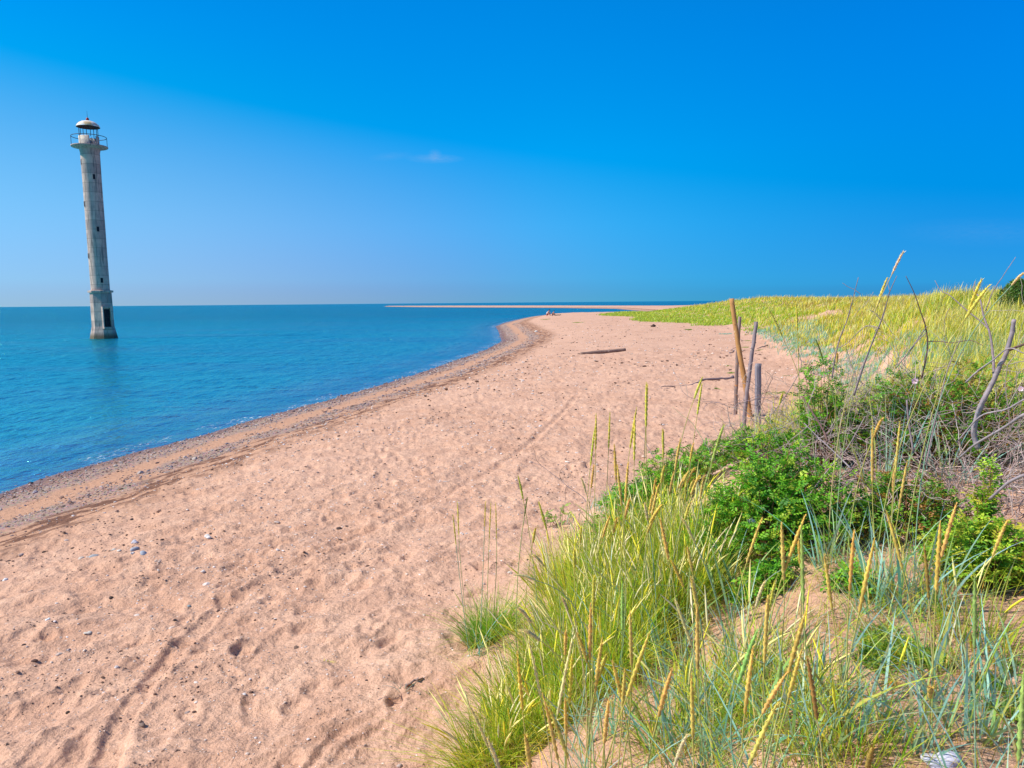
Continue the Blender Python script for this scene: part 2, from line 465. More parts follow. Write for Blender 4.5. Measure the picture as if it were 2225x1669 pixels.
# ------------------------------------------------------------------ materials
class Mt:
    def __init__(s, name):
        s.m = bpy.data.materials.new(name); s.m.use_nodes = True
        s.t = s.m.node_tree; s.t.nodes.clear()
        s.out = s.t.nodes.new('ShaderNodeOutputMaterial')
    def n(s, typ, **kw):
        nd = s.t.nodes.new('ShaderNode' + typ)
        for k, v in kw.items(): setattr(nd, k, v)
        return nd
    def set(s, nd, key, v):
        i = nd.inputs[key]
        if hasattr(v, 'links') or isinstance(v, bpy.types.NodeSocket): s.t.links.new(v, i)
        else: i.default_value = (tuple(v) + (1,)) if isinstance(v, (tuple, list)) and len(v) == 3 and i.type == 'RGBA' else v
        return nd
    def noise(s, scale, detail=4, vec=None, rough=.5):
        nd = s.n('TexNoise'); nd.inputs['Scale'].default_value = scale; nd.inputs['Detail'].default_value = detail
        nd.inputs['Roughness'].default_value = rough
        if vec is not None: s.t.links.new(vec, nd.inputs['Vector'])
        return nd.outputs['Fac']
    def pos(s, scale=(1, 1, 1), rot=(0, 0, 0), obj=False):
        tc_ = s.n('TexCoord') if obj else s.n('NewGeometry')
        o_ = tc_.outputs['Object' if obj else 'Position']
        if any(rot):
            m0 = s.n('Mapping'); m0.inputs['Rotation'].default_value = rot; s.t.links.new(o_, m0.inputs['Vector']); o_ = m0.outputs[0]
        mp = s.n('Mapping'); mp.inputs['Scale'].default_value = scale
        s.t.links.new(o_, mp.inputs['Vector'])
        return mp.outputs[0]
    def attr(s, name, col=False):
        a = s.n('Attribute', attribute_name=name); return a.outputs['Color' if col else 'Fac']
    def math(s, op, a, b=0.0, c=0.0, clamp=False):
        nd = s.n('Math', operation=op, use_clamp=clamp)
        for i, v in enumerate((a, b, c)):
            if isinstance(v, (int, float)): nd.inputs[i].default_value = v
            else: s.t.links.new(v, nd.inputs[i])
        return nd.outputs[0]
    def ramp(s, v, a, b, lo=0.0, hi=1.0):
        nd = s.n('MapRange', clamp=True); nd.interpolation_type = 'SMOOTHSTEP'
        s.t.links.new(v, nd.inputs[0])
        for i, q in zip((1, 2, 3, 4), (a, b, lo, hi)): nd.inputs[i].default_value = q
        return nd.outputs[0]
    def mix(s, f, a, b, mode='MIX'):
        nd = s.n('Mix', data_type='RGBA', blend_type=mode)
        for k, v in ((0, f), (6, a), (7, b)):
            if isinstance(v, (int, float)): nd.inputs[k].default_value = v
            elif isinstance(v, tuple): nd.inputs[k].default_value = v + (1,) if len(v) == 3 else v
            else: s.t.links.new(v, nd.inputs[k])
        return nd.outputs[2]
    def bump(s, h, strength, dist, normal=None):
        b = s.n('Bump'); b.inputs['Distance'].default_value = dist; s.set(b, 'Strength', strength); b.inputs['Distance'].default_value = dist
        s.t.links.new(h, b.inputs['Height'])
        if normal is not None: s.t.links.new(normal, b.inputs['Normal'])
        return b.outputs[0]
    def surf(s, col, rough=.8, normal=None, spec=.3, metal=0.0):
        p = s.n('BsdfPrincipled')
        s.set(p, 'Base Color', col); s.set(p, 'Roughness', rough); s.set(p, 'Specular IOR Level', spec); s.set(p, 'Metallic', metal)
        if normal is not None: s.t.links.new(normal, p.inputs['Normal'])
        s.t.links.new(p.outputs[0], s.out.inputs['Surface'])
        return s.m

def mat_leaf(name, trans=.35, sat=1.0, rough=.5, gloss=.06):
    M = Mt(name)
    c = M.attr('Col', True)
    d = M.n('BsdfDiffuse'); M.set(d, 'Color', c)
    t = M.n('BsdfTranslucent'); M.set(t, 'Color', c)
    mx = M.n('MixShader'); mx.inputs[0].default_value = trans
    M.t.links.new(d.outputs[0], mx.inputs[1]); M.t.links.new(t.outputs[0], mx.inputs[2])
    g = M.n('BsdfGlossy'); g.inputs['Roughness'].default_value = rough; g.inputs['Color'].default_value = (1, 1, 1, 1)
    m2 = M.n('MixShader'); m2.inputs[0].default_value = gloss
    M.t.links.new(mx.outputs[0], m2.inputs[1]); M.t.links.new(g.outputs[0], m2.inputs[2])
    M.t.links.new(m2.outputs[0], M.out.inputs['Surface'])
    return M.m
M_GRASS = mat_leaf('grass_leaf', .4, gloss=.03)
M_ROSE = mat_leaf('rose_leaf', .35, rough=.55, gloss=.025)
def mat_vcol(name, rough=.85, bs=40, amt=.35, bd=.002, spec=.25):
    M = Mt(name); c = M.attr('Col', True)
    v = M.pos((1, 1, 1), obj=True)
    nz = M.noise(bs, 4, v)
    c2 = M.mix(1.0, c, M.mix(nz, (1 - amt,) * 3, (1 + amt,) * 3), 'MULTIPLY')
    return M.surf(c2, rough, M.bump(nz, .6, bd), spec)
M_EAR = mat_vcol('seed_head', .8, 300, .3, .0015)
M_TWIG = mat_vcol('dry_twig', .9, 60, .3, .002)
M_STONE = mat_vcol('stone', .75, 30, .25, .004)
M_CLOTH = mat_vcol('cloth', .9, 30, .1, .002)
M_PETAL = mat_leaf('petal', .3)

# ------------------------------------------------------------------ ground
def col_angles():
    fine = np.arange(-41, 41.01, .105)
    coarse = np.concatenate([np.arange(-180, -41, 1.5), fine, np.arange(42, 180, 1.5)])
    return np.radians(coarse)
def rows(f=1.0, r0=.4, rmax=26000):
    r = [r0]
    while r[-1] < rmax:
        q = r[-1]
        step = min(max(q * q / 1500, .013), q * .011) * f
        if q < 1.6: step = .05
        if q > 700: step = q * .03
        r.append(q + step)
    return np.array(r)
def polar(A, Rr):
    X = np.sin(A)[None, :] * Rr[:, None]; Y = np.cos(A)[None, :] * Rr[:, None]
    nr, na = X.shape
    idx = np.arange(nr * na).reshape(nr, na)
    a = idx[:-1]; b = idx[1:]
    F = np.stack([a, np.roll(a, -1, 1), np.roll(b, -1, 1), b], -1)
    return X, Y, F
A = col_angles(); RR = rows(rmax=6000)
X, Y, F = polar(A, RR)
Z, S, T = height(X.ravel(), Y.ravel(), True)
V = np.stack([X.ravel(), Y.ravel(), Z], -1)
nv = len(V)
V = np.concatenate([V, [[0, 0, H(0.0, 0.0)]]])
fan = np.stack([np.roll(np.arange(len(A)), -1), np.arange(len(A)), np.full(len(A), nv)], -1)
# clockwise winding from above is reversed so that normals look up
Fq = F.reshape(-1, 4)[:, ::-1]
me = mk_mesh('sand', V, [Fq, fan], None, True, {'shore': np.append(S, 10), 'dune': np.append(T, 5)})
M = Mt('sand')
s_ = M.attr('shore'); t_ = M.attr('dune')
P0 = M.pos()
Pst = M.pos((1, 1, 1), (0, 0, R(-35)))
nbig = M.noise(.35, 4, P0); nmid = M.noise(2.2, 5, P0); nfine = M.noise(38, 4, P0, .6); ngr = M.noise(160, 2, P0)
c = M.mix(M.ramp(nbig, .3, .7), (.63, .385, .268), (.56, .328, .22))
c = M.mix(M.ramp(nmid, .35, .75), c, (.68, .43, .30))
c = M.mix(M.ramp(nfine, .3, .7), M.mix(1.0, c, (.9, .88, .86), 'MULTIPLY'), c)
ng2 = M.noise(75, 6, P0, .75)
c = M.mix(1.0, c, M.mix(M.ramp(ng2, .32, .68), (.86, .84, .83), (1.22, 1.22, 1.24)), 'MULTIPLY')
# dark and pale grit, thicker towards the water
vo = M.n('TexVoronoi'); vo.inputs['Scale'].default_value = 15; M.t.links.new(P0, vo.inputs['Vector'])
spk = M.ramp(vo.outputs['Distance'], .10, .2, 1, 0)
cr = M.n('SeparateColor'); M.t.links.new(vo.outputs['Color'], cr.inputs[0])
gritzone = M.math('MULTIPLY', M.ramp(M.noise(.7, 4, P0), .40, .62), M.ramp(s_, 26, 5, .25, 1.0))
isd = M.math('MULTIPLY', M.math('MULTIPLY', spk, M.ramp(cr.outputs[0], .55, .6)), gritzone)
c = M.mix(M.math('MULTIPLY', isd, .8), c, M.mix(cr.outputs[1], (.16, .09, .06), (.72, .62, .55)))
# damp orange strip and shingle bands beside the water
sw = M.math('ADD', s_, M.math('MULTIPLY', M.math('SUBTRACT', M.noise(.9, 4, P0), .5), .9))
damp = M.ramp(sw, 6.0, 4.4)
c = M.mix(M.math('MULTIPLY', damp, .85), c, (.50, .275, .17))
wet = M.ramp(sw, 1.1, .25)
vs2 = M.n('TexVoronoi'); vs2.inputs['Scale'].default_value = 26; M.t.links.new(P0, vs2.inputs['Vector'])
sh_c = M.mix(.65, (.32, .20, .155), vs2.outputs['Color'], 'SOFT_LIGHT')
hsv = M.n('HueSaturation'); hsv.inputs['Saturation'].default_value = .75; M.t.links.new(sh_c, hsv.inputs['Color'])
b1 = M.math('MULTIPLY', M.ramp(sw, -.1, .1), M.ramp(sw, 2.0, 1.5))
b2 = M.math('MULTIPLY', M.math('MULTIPLY', M.ramp(sw, 2.5, 2.9), M.ramp(sw, 4.1, 3.5)), M.ramp(M.noise(.8, 4, P0), .38, .56))
c = M.mix(M.math('MULTIPLY', M.math('ADD', b1, b2, clamp=True), .8), c, hsv.outputs[0])
# dried weed streaks
Pw = M.pos((1.9, .8, 1), (0, 0, R(16)))
wk = M.math('MULTIPLY', M.ramp(M.noise(1.5, 6, Pw, .70), .47, .53), M.math('MULTIPLY', M.ramp(sw, 3.5, 3.9), M.ramp(sw, 5.8, 4.5)))
c = M.mix(M.math('MULTIPLY', wk, .9), c, (.14, .06, .035))
wk2 = M.math('MULTIPLY', M.ramp(M.noise(2.2, 6, Pw, .7), .64, .69), M.math('MULTIPLY', M.ramp(sw, 4, 6), M.ramp(sw, 17, 9)))
c = M.mix(M.math('MULTIPLY', wk2, .6), c, (.24, .13, .085))
c = M.mix(M.math('MULTIPLY', wet, .7), c, (.17, .075, .055))
c = M.mix(M.ramp(s_, -.3, -3.5), c, (.20, .15, .15))
b = M.bump(ngr, .6, .005); b = M.bump(ng2, .6, .010, b); b = M.bump(nfine, .6, .022, b); b = M.bump(M.noise(9, 4, P0), .8, .06, b)
rgh = M.ramp(sw, .0, .9, .35, .95)
M.surf(c, rgh, b, .2)
ground = link('ground', me, M.m)
tag(ground, kind='structure')

# ------------------------------------------------------------------ sea
A2 = np.radians(np.concatenate([np.arange(-180, -41, 3), np.arange(-41, 20, .11), np.arange(20, 180, 3)]))
r_ = [9.0]
while r_[-1] < 40000:
    q = r_[-1]; r_.append(q + (min(max(q * q / 3200, .06), q * .008) if q < 400 else q * .05))
R2 = np.array(r_)
X, Y, F = polar(A2, R2)
x, y = X.ravel(), Y.ravel()
S2 = shore_s(x, y)
fade = np.clip(1 - np.hypot(x, y) / 260, 0, 1)
dp = sstep(-S2, -.2, 5)
wz = .068 * fbm(x * .42 + y * .16, y * 1.15 - x * .4, 3, 71) + .013 * fbm(x * 1.5 + y * .5, y * 3.2 - x * .9, 2, 75)
ph = (-S2) * 2.1 + 1.6 * fbm(x * .12, y * .12, 2, 77) * 3
wz += .05 * np.maximum(0, np.sin(ph)) ** 4 * np.clip((-S2) / 1.2, 0, 1) * np.exp(-np.maximum(-S2, 0) / 6) * sstep(fbm(x * .22, y * .22, 2, 79), -.1, .5)
z = .005 + wz * fade * (.25 + .75 * dp)
me = mk_mesh('sea', np.stack([x, y, z], -1), [F.reshape(-1, 4)[:, ::-1]], None, True, {'shore': -S2})
M = Mt('sea')
d_ = M.attr('shore')
geo = M.pos()
cd = M.n('VectorMath', operation='LENGTH'); M.t.links.new(geo, cd.inputs[0]); dist = cd.outputs['Value']
Pw = M.pos((.55, 1.5, 1), (0, 0, R(14)))
Pw2 = M.pos((.5, 1.9, 1), (0, 0, R(-6)))
n1 = M.noise(3.4, 4, Pw, .6); n2 = M.noise(.85, 3, Pw2, .55); n3 = M.noise(.12, 4, M.pos((.35, 1.6, 1)), .6)
n4 = M.noise(1.0, 4, M.pos((1.5, .62, 1), (0, 0, R(8))), .65); n5 = M.noise(1.0, 4, M.pos((.42, .16, 1), (0, 0, R(-5))), .65)
# body colour: shallows of sand with reflected-sky lavender painted in, teal, deep blue
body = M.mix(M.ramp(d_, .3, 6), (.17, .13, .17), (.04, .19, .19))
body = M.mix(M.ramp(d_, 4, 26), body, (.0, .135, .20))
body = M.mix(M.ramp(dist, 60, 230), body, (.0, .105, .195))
pch = M.ramp(M.noise(.06, 5, M.pos((.5, 1.5, 1), (0, 0, R(5))), .6), .44, .60)
body = M.mix(M.math('MULTIPLY', pch, .75), body, (.045, .085, .155))
gold = M.math('MULTIPLY', M.ramp(n2, .60, .72), M.ramp(d_, 16, 1.5))
body = M.mix(M.math('MULTIPLY', gold, .55), body, (.20, .15, .06))
bmp = M.bump(n1, M.ramp(dist, 18, 55, 1.0, .15), .05); bmp = M.bump(n2, M.ramp(dist, 25, 90, 1.0, .2), .13, bmp); bmp = M.bump(n3, .5, .9, bmp); bmp = M.bump(n4, M.ramp(dist, 18, 75, .40, 1.0), .8, bmp); bmp = M.bump(n5, M.ramp(dist, 30, 130, .2, 1.0), 2.2, bmp)
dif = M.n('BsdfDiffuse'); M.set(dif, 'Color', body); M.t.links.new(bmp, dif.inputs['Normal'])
tr = M.n('BsdfTransparent'); tr.inputs['Color'].default_value = (.80, .78, .92, 1)
bm = M.n('MixShader'); M.t.links.new(M.ramp(d_, .0, 3.6, .12, 1), bm.inputs[0])
M.t.links.new(tr.outputs[0], bm.inputs[1]); M.t.links.new(dif.outputs[0], bm.inputs[2])
gl = M.n('BsdfGlossy'); gl.inputs['Roughness'].default_value = .18; M.t.links.new(bmp, gl.inputs['Normal'])
gl.inputs['Color'].default_value = (.22, .96, .95, 1)
fr = M.n('Fresnel'); fr.inputs['IOR'].default_value = 1.33; M.t.links.new(bmp, fr.inputs['Normal'])
ff = M.math('MINIMUM', fr.outputs[0], M.ramp(dist, 25, 260, .75, .50))
mx = M.n('MixShader'); M.t.links.new(ff, mx.inputs[0]); M.t.links.new(bm.outputs[0], mx.inputs[1]); M.t.links.new(gl.outputs[0], mx.inputs[2])
# foam flecks in the wash
fo = M.math('MULTIPLY', M.ramp(M.noise(7, 5, M.pos((1.8, .55, 1), (0, 0, R(16))), .7), .55, .63), M.math('MULTIPLY', M.ramp(d_, -.05, .12), M.ramp(d_, 1.1, .4)))
fo = M.math('MULTIPLY', fo, M.ramp(M.noise(.5, 3, geo), .46, .56))
fd = M.n('BsdfDiffuse'); fd.inputs['Color'].default_value = (.8, .8, .8, 1)
m3 = M.n('MixShader'); M.t.links.new(fo, m3.inputs[0]); M.t.links.new(mx.outputs[0], m3.inputs[1]); M.t.links.new(fd.outputs[0], m3.inputs[2])
M.t.links.new(m3.outputs[0], M.out.inputs['Surface'])
tag(link('water', me, M.m), kind='structure')

# ================================================================== LIGHTHOUSE
def mat_concrete():
    M = Mt('concrete')
    v = M.pos((1, 1, 1), obj=True)
    sp = M.n('SeparateXYZ'); M.t.links.new(v, sp.inputs[0]); zz = sp.outputs[2]
    n1 = M.noise(1.1, 6, v, .65); n2 = M.noise(9, 4, v, .6)
    vv = M.pos((3.2, 3.2, .35), obj=True); n3 = M.noise(1.5, 5, vv, .6)
    c = M.mix(M.ramp(n1, .3, .7), (.64, .44, .37), (.43, .31, .28))
    c = M.mix(M.ramp(n3, .48, .68), c, (.22, .17, .16))
    c = M.mix(M.ramp(n2, .62, .75), c, (.55, .47, .41))
    # casting joints: each lift of the shuttering has its own tone
    lift = M.math('FLOOR', M.math('DIVIDE', zz, 1.02))
    wn_ = M.n('TexWhiteNoise', noise_dimensions='1D'); M.t.links.new(lift, wn_.inputs['W'])
    c = M.mix(1.0, c, M.mix(wn_.outputs['Value'], (.78, .78, .80), (1.12, 1.1, 1.06)), 'MULTIPLY')
    fr = M.math('FRACT', M.math('DIVIDE', M.math('ADD', zz, M.math('MULTIPLY', n2, .03)), 1.02))
    jt = M.math('MAXIMUM', M.ramp(fr, .05, .0), M.ramp(fr, .965, 1.0))
    c = M.mix(M.math('MULTIPLY', jt, .6), c, (.11, .09, .085))
    # weed and damp at the waterline
    c = M.mix(M.math('MULTIPLY', M.ramp(zz, .9, .2), .85), c, (.10, .075, .04))
    b = M.bump(n2, .5, .03); b = M.bump(n1, .5, .06, b)
    return M.surf(c, .9, b, .2)
M_CONC = mat_concrete()
def mat_rust(name, a, b_, rough=.7, sc=3):
    M = Mt(name); v = M.pos((1, 1, 1), obj=True); n = M.noise(sc, 5, v, .65)
    return M.surf(M.mix(M.ramp(n, .42, .6), a, b_), rough, M.bump(n, .3, .01), .3)
M_IRON = mat_rust('dark_iron', (.035, .03, .04), (.10, .05, .035))
M_DOME = mat_rust('weathered_dome', (.78, .76, .76), (.62, .42, .22), .6, 1.3)
M_RED = mat_rust('red_paint', (.35, .012, .02), (.22, .02, .02), .5)
M_DARK = mat_rust('interior_shade', (.014, .012, .02), (.03, .022, .03), .9)  # near-black colour carries the shade inside windows and door
M_LAMPW = mat_rust('lantern_plaster', (.62, .52, .42), (.42, .36, .33), .85, 2.5)
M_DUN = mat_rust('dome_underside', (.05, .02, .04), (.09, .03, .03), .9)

lb = onz(224.8 * K, 735.5, 0.0)
def at_depth(px, py, P):                # the point on a pixel's ray in the upright plane through P facing the camera
    d = ray(px, py); n = np.array([P[0], P[1], 0]); n = n / np.linalg.norm(n)
    return CAM + d * (np.dot(P - CAM, n) / np.dot(d, n))
lt = at_depth(191.3, 276.0, lb)
axis = Vector(lt - lb); LH = axis.length
axis.normalize()
u_ = LH / 24.0
vdir = math.atan2(-lb[1], -lb[0])       # from the tower towards the camera
lh = empty('lighthouse', (lb[0], lb[1], 0), 'tall leaning concrete lighthouse with round gallery and white dome, standing out in the sea', 'lighthouse')
lh.rotation_euler = axis.to_track_quat('Z', 'Y').to_euler(); LZ = LH / 23.46; lh.scale = (.965, .965, LZ)
qinv = axis.to_track_quat('Z', 'Y').to_matrix().inverted()
vl = qinv @ Vector((math.cos(vdir), math.sin(vdir), 0)); VA = math.atan2(vl.y, vl.x)
# heights along the axis (metres), measured from the photograph
zc = 5.35
mb = MB()
oct_prof = [(1.62, -1.8), (1.56, -.2), (1.50, .15), (1.24, 1.32), (1.22, 1.36), (1.18, 5.2), (1.18, zc)]
V_, F_ = lathe(oct_prof, 8, VA)
# flat shaded octagon
me = mk_mesh('plinth', V_, [F_[0], ], None, False); link('plinth', me, M_CONC, lh)
mb = MB(); V_, F_ = lathe([(0.2, zc - .14), (1.36, zc - .14), (1.38, zc - .02), (1.38, zc + .08), (.9, zc + .15)], 8, VA); mb.add(V_, F_)
mb.build('cornice', M_CONC, lh, False)
zg = 21.35
V_, F_ = lathe([(1.03, zc + .1), (1.02, 9), (1.03, 13), (1.02, 17), (1.04, zg - .7), (1.08, zg - .55), (1.12, zg - .3)], 40); mb = MB(); mb.add(V_, F_); mb.build('shaft', M_CONC, lh)
V_, F_ = lathe([(1.0, zg - .32), (1.15, zg - .30), (1.90, zg - .12), (1.96, zg - .08), (1.96, zg + .02), (.8, zg + .06)], 48); mb = MB(); mb.add(V_, F_)
gal = mb.build('gallery', M_CONC, lh)
# railing
def ring(rad, z, tr=.028, m=48):
    th = np.linspace(0, 2 * math.pi, m + 1)
    P = np.stack([rad * np.cos(th), rad * np.sin(th), np.full(m + 1, z)], -1)[None]
    return tubes(P, np.full((1, m + 1), tr), 5)[:2]
mb = MB(); V_, F_ = ring(1.86, zg + 1.02, .036); mb.add(V_, F_)
rail = mb.build('railing', M_IRON, gal)
for k in range(6):
    a_ = VA + R(30 + 60 * k)
    P = np.array([[[1.86 * math.cos(a_), 1.86 * math.sin(a_), zg], [1.86 * math.cos(a_), 1.86 * math.sin(a_), zg + 1.02]]])
    V_, F_, _ = tubes(P, np.full((1, 2), .03), 5); mb = MB(); mb.add(V_, F_); mb.build('rail_post', M_IRON, gal)
# lantern wall with the doorway gap facing the beach
mb = MB(); zl0, zl1 = zg + .06, zg + 1.06
ga, gb = VA + R(3), VA + R(46)          # gap in the wall
th = np.linspace(gb, ga + 2 * math.pi, 44)
for rr_, fl in ((1.08, False), (.96, True)):
    Vw = np.concatenate([np.stack([rr_ * np.cos(th), rr_ * np.sin(th), np.full(44, z_)], -1) for z_ in (zl0, zl1)])
    i = np.arange(43); Fw = np.stack([i, i + 1, i + 45, i + 44], -1)
    mb.add(Vw, [Fw[:, ::-1] if fl else Fw])
o1, o2 = 0, 88
i = np.arange(43)
cap = np.stack([44 + i, 45 + i, 88 + 45 + i, 88 + 44 + i], -1)
ends = np.array([[0, 44, 132, 88], [43, 131, 175, 87]])
mb.F.append(cap); mb.F.append(ends)
lw = mb.build('lantern_wall', M_LAMPW, lh, True)
# a slanting board left in the gap and a low sill
mb = MB(); am = VA + R(22)
Q0 = np.array([1.02 * math.cos(VA + R(40)), 1.02 * math.sin(VA + R(40)), zl0]); Q1 = np.array([1.0 * math.cos(VA + R(12)), 1.0 * math.sin(VA + R(12)), zl0 + .72])
V_, F_, _ = tubes(np.array([[Q0, Q1]]), np.full((1, 2), .13), 4, cap=True); mb.add(V_, F_)
mb.build('loose_board', M_LAMPW, lw, False)
for k in range(8):
    a_ = VA + R(12 + 45 * k)
    P = np.array([[[1.0 * math.cos(a_), 1.0 * math.sin(a_), zl1 - .1], [1.0 * math.cos(a_), 1.0 * math.sin(a_), zl1 + 1.08]]])
    V_, F_, _ = tubes(P, np.full((1, 2), .035), 5); mb = MB(); mb.add(V_, F_); mb.build('lantern_post', M_IRON, lh)
zd = zl1 + 1.02
V_, F_ = lathe([(1.27, zd), (1.26, zd + .06), (1.15, zd + .26), (.95, zd + .45), (.68, zd + .59), (.36, zd + .68), (.02, zd + .71)], 40); mb = MB(); mb.add(V_, F_)
dome = mb.build('dome', M_DOME, lh)
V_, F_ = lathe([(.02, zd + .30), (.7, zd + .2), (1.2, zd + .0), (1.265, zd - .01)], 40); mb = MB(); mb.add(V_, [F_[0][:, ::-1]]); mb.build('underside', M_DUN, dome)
iv, if_ = ico(3); mb = MB(); mb.add(iv * [.17, .17, .20] + [0, 0, zd + .84], [if_]); mb.build('finial_ball', M_RED, dome)
V_, F_, _ = tubes(np.array([[[0, 0, zd + .95], [0, 0, zd + 1.75]]]), np.array([[.024, .012]]), 5); mb = MB(); mb.add(V_, F_); mb.build('lightning_rod', M_IRON, dome)
# windows: a splayed frame round a solid box painted with interior shade
def lh_window(z, ang, w=.27, h=.54):
    a_ = VA + ang; c_ = np.array([math.cos(a_), math.sin(a_), 0]); t_ = np.array([-math.sin(a_), math.cos(a_), 0])
    def bx_(cx, cz, sx, sz, dep, off):
        V, F = boxv(0, 0, 0, 1, 1, 1)
        P = V[:, :1] * sx * t_ + V[:, 1:2] * dep * c_ + V[:, 2:3] * [0, 0, sz] + c_ * off + t_ * cx + np.array([0, 0, z + cz])
        return P, F
    mb = MB()
    for cx, cz, sx, sz in ((0, h / 2 + .03, w + .1, .05), (0, -h / 2 - .03, w + .1, .05), (-w / 2 - .03, 0, .05, h), (w / 2 + .03, 0, .05, h)):
        mb.add(*bx_(cx, cz, sx, sz, .1, 1.0))
    f = mb.build('window', M_CONC, lh, False)
    mb = MB(); mb.add(*bx_(0, 0, w, h, .1, .982)); mb.build('shade_panel', M_DARK, f, False)  # solid dark panel standing in for the shaded hole
def lh_z(py): return (735.5 - py) / (735.5 - 276.0) * LH / LZ
for py in (383.8, 495.7, 606.8): lh_window(lh_z(py), R(13))
for py in (352, 442, 553.5): lh_window(lh_z(py), R(-72))
for k in range(3): lh_window(6.5 + 5.4 * k, R(190))
# doorway in a projecting concrete surround on the face right of the near corner
a_ = VA + R(22.5); c_ = np.array([math.cos(a_), math.sin(a_), 0]); t_ = np.array([-math.sin(a_), math.cos(a_), 0])
def fbx(cx, z, sx, sz, off, dep):
    V, F = boxv(0, 0, 0, 1, 1, 1)
    return V[:, :1] * sx * t_ + V[:, 1:2] * dep * c_ + V[:, 2:3] * [0, 0, sz] + c_ * off + t_ * cx + np.array([0, 0, z]), F
mb = MB()
mb.add(*fbx(-.46, 2.35, .12, 2.3, 1.22, .42)); mb.add(*fbx(.46, 2.35, .12, 2.3, 1.22, .42)); mb.add(*fbx(0, 3.56, 1.06, .12, 1.22, .46)); mb.add(*fbx(0, 1.22, 1.02, .16, 1.30, .5))
door = mb.build('doorway', M_CONC, lh, False)
mb = MB(); mb.add(*fbx(.04, 2.35, .66, 1.95, 1.13, .12)); mb.build('shade_panel', M_DARK, door, False)  # dark panel painted as the unlit interior behind the door frame
mb = MB()
mb.add(*fbx(0, 2.42, .76, .05, 1.2, .04)); mb.add(*fbx(0, 1.9, .76, .05, 1.2, .04)); mb.add(*fbx(-.1, 2.3, .05, 1.8, 1.2, .04)); mb.build('iron_grille', M_IRON, door, False)

# ================================================================== POSTS
def mat_wood(name, a, b_, c_, patch=.0, sc=1.0):
    M = Mt(name)
    v = M.pos((1, 1, 1), obj=True); vg = M.pos((30 * sc, 30 * sc, 1.6), obj=True)
    g = M.noise(1.5, 5, vg, .65); n = M.noise(5, 5, v, .6)
    c = M.mix(M.ramp(g, .35, .65), a, b_)
    c = M.mix(M.ramp(n, .62 - patch, .70 - patch), c, c_)
    b = M.bump(g, .8, .012); b = M.bump(n, .4, .012, b)
    return M.surf(c, .8, b, .2)
W_PEEL = mat_wood('peeled_pine', (.52, .27, .10), (.40, .19, .07), (.60, .40, .24), .0)
W_BARK = mat_wood('flaking_bark', (.17, .11, .10), (.34, .25, .22), (.62, .22, .03), .06)
W_GREY = mat_wood('grey_bark', (.20, .15, .16), (.32, .25, .26), (.42, .34, .32), .0)
W_SAWN = mat_wood('weathered_sawn', (.30, .27, .31), (.17, .15, .18), (.42, .37, .38), -.03, 1.6)
W_LOG = mat_wood('bleached_log', (.30, .20, .16), (.19, .12, .10), (.44, .33, .27), .02, .8)
posts_at = []
def post(label, top, bot, r0, r1, mat, seed, square=None):
    b = G(*bot); t = at_depth(top[0], top[1], b)
    posts_at.append(b)
    rg = np.random.default_rng(seed)
    L = np.linalg.norm(t - b) + .35
    d = (t - b) / np.linalg.norm(t - b)
    k = 26
    u = np.linspace(-.35, L - .35, k)
    bend = .012 * np.sin(u * 2 + seed)[:, None] * np.array([1, .3, 0]) + rg.normal(0, .0022, (k, 3))
    P = (d[None] * u[:, None] + bend)[None]
    rad = np.linspace(r1, r0, k)[None] * (1 + rg.normal(0, .03, (1, k)))
    mb = MB()
    if square:
        th = None
        V_, F_, _ = tubes(P * 1.0, rad, 4, cap=True)
        # squared baulk with softened arrises: replace the section by a rounded rectangle
        m = 12; a2 = np.arange(m) * 2 * math.pi / m
        cx = np.sign(np.cos(a2)) * np.abs(np.cos(a2)) ** .3 * square[0] / 2; cy = np.sign(np.sin(a2)) * np.abs(np.sin(a2)) ** .3 * square[1] / 2
        V_ = (P[0][:, None, :] + cx[None, :, None] * np.array([1, .12, 0]) + cy[None, :, None] * np.array([-.12, 1, 0])).reshape(-1, 3)
        idx = np.arange(k * m).reshape(k, m); A_ = idx[:-1]; B_ = idx[1:]
        F_ = [np.stack([A_, np.roll(A_, -1, 1), np.roll(B_, -1, 1), B_], -1).reshape(-1, 4)]
        V_ = np.concatenate([V_, P[0][-1:] + [0, 0, .004]]); F_.append(np.array([[idx[-1, j], idx[-1, (j + 1) % m], k * m] for j in range(m)]))
        mb.add(V_, F_)
    else:
        V_, F_, _ = tubes(P, rad, 12, cap=True); V_ = V_ + rg.normal(0, .0012, V_.shape); mb.add(V_, F_)
        for _ in range(5):             # stubs where twigs were cut
            q = rg.integers(6, k - 3); aa = rg.uniform(0, 6.28)
            p0 = P[0][q]; p1 = p0 + np.array([math.cos(aa), math.sin(aa), .5]) * (rad[0, q] + .012)
            V_, F_, _ = tubes(np.array([[p0, p1]]), np.array([[.014, .009]]), 6, cap=True); mb.add(V_, F_)
    o = mb.build('wooden_post', mat)
    o.location = tuple(b)
    return tag(o, label, 'post', 'old wooden posts standing on the beach')
post('tallest post, smooth orange peeled pine pole leaning left', (1589.5, 648.5), (1629, 908), .053, .058, W_PEEL, 1)
post('dark flaky post with orange patches, half hidden behind the tallest peeled pole', (1607.5, 688.5), (1597, 902), .036, .046, W_BARK, 2)
post('slim grey bark post leaning right, its foot nearest the camera', (1642, 699), (1613, 957), .034, .042, W_GREY, 3)
post('short squared grey plank post, right of the round poles', (1647, 790), (1648, 948), .06, .06, W_SAWN, 4, (.105, .085))

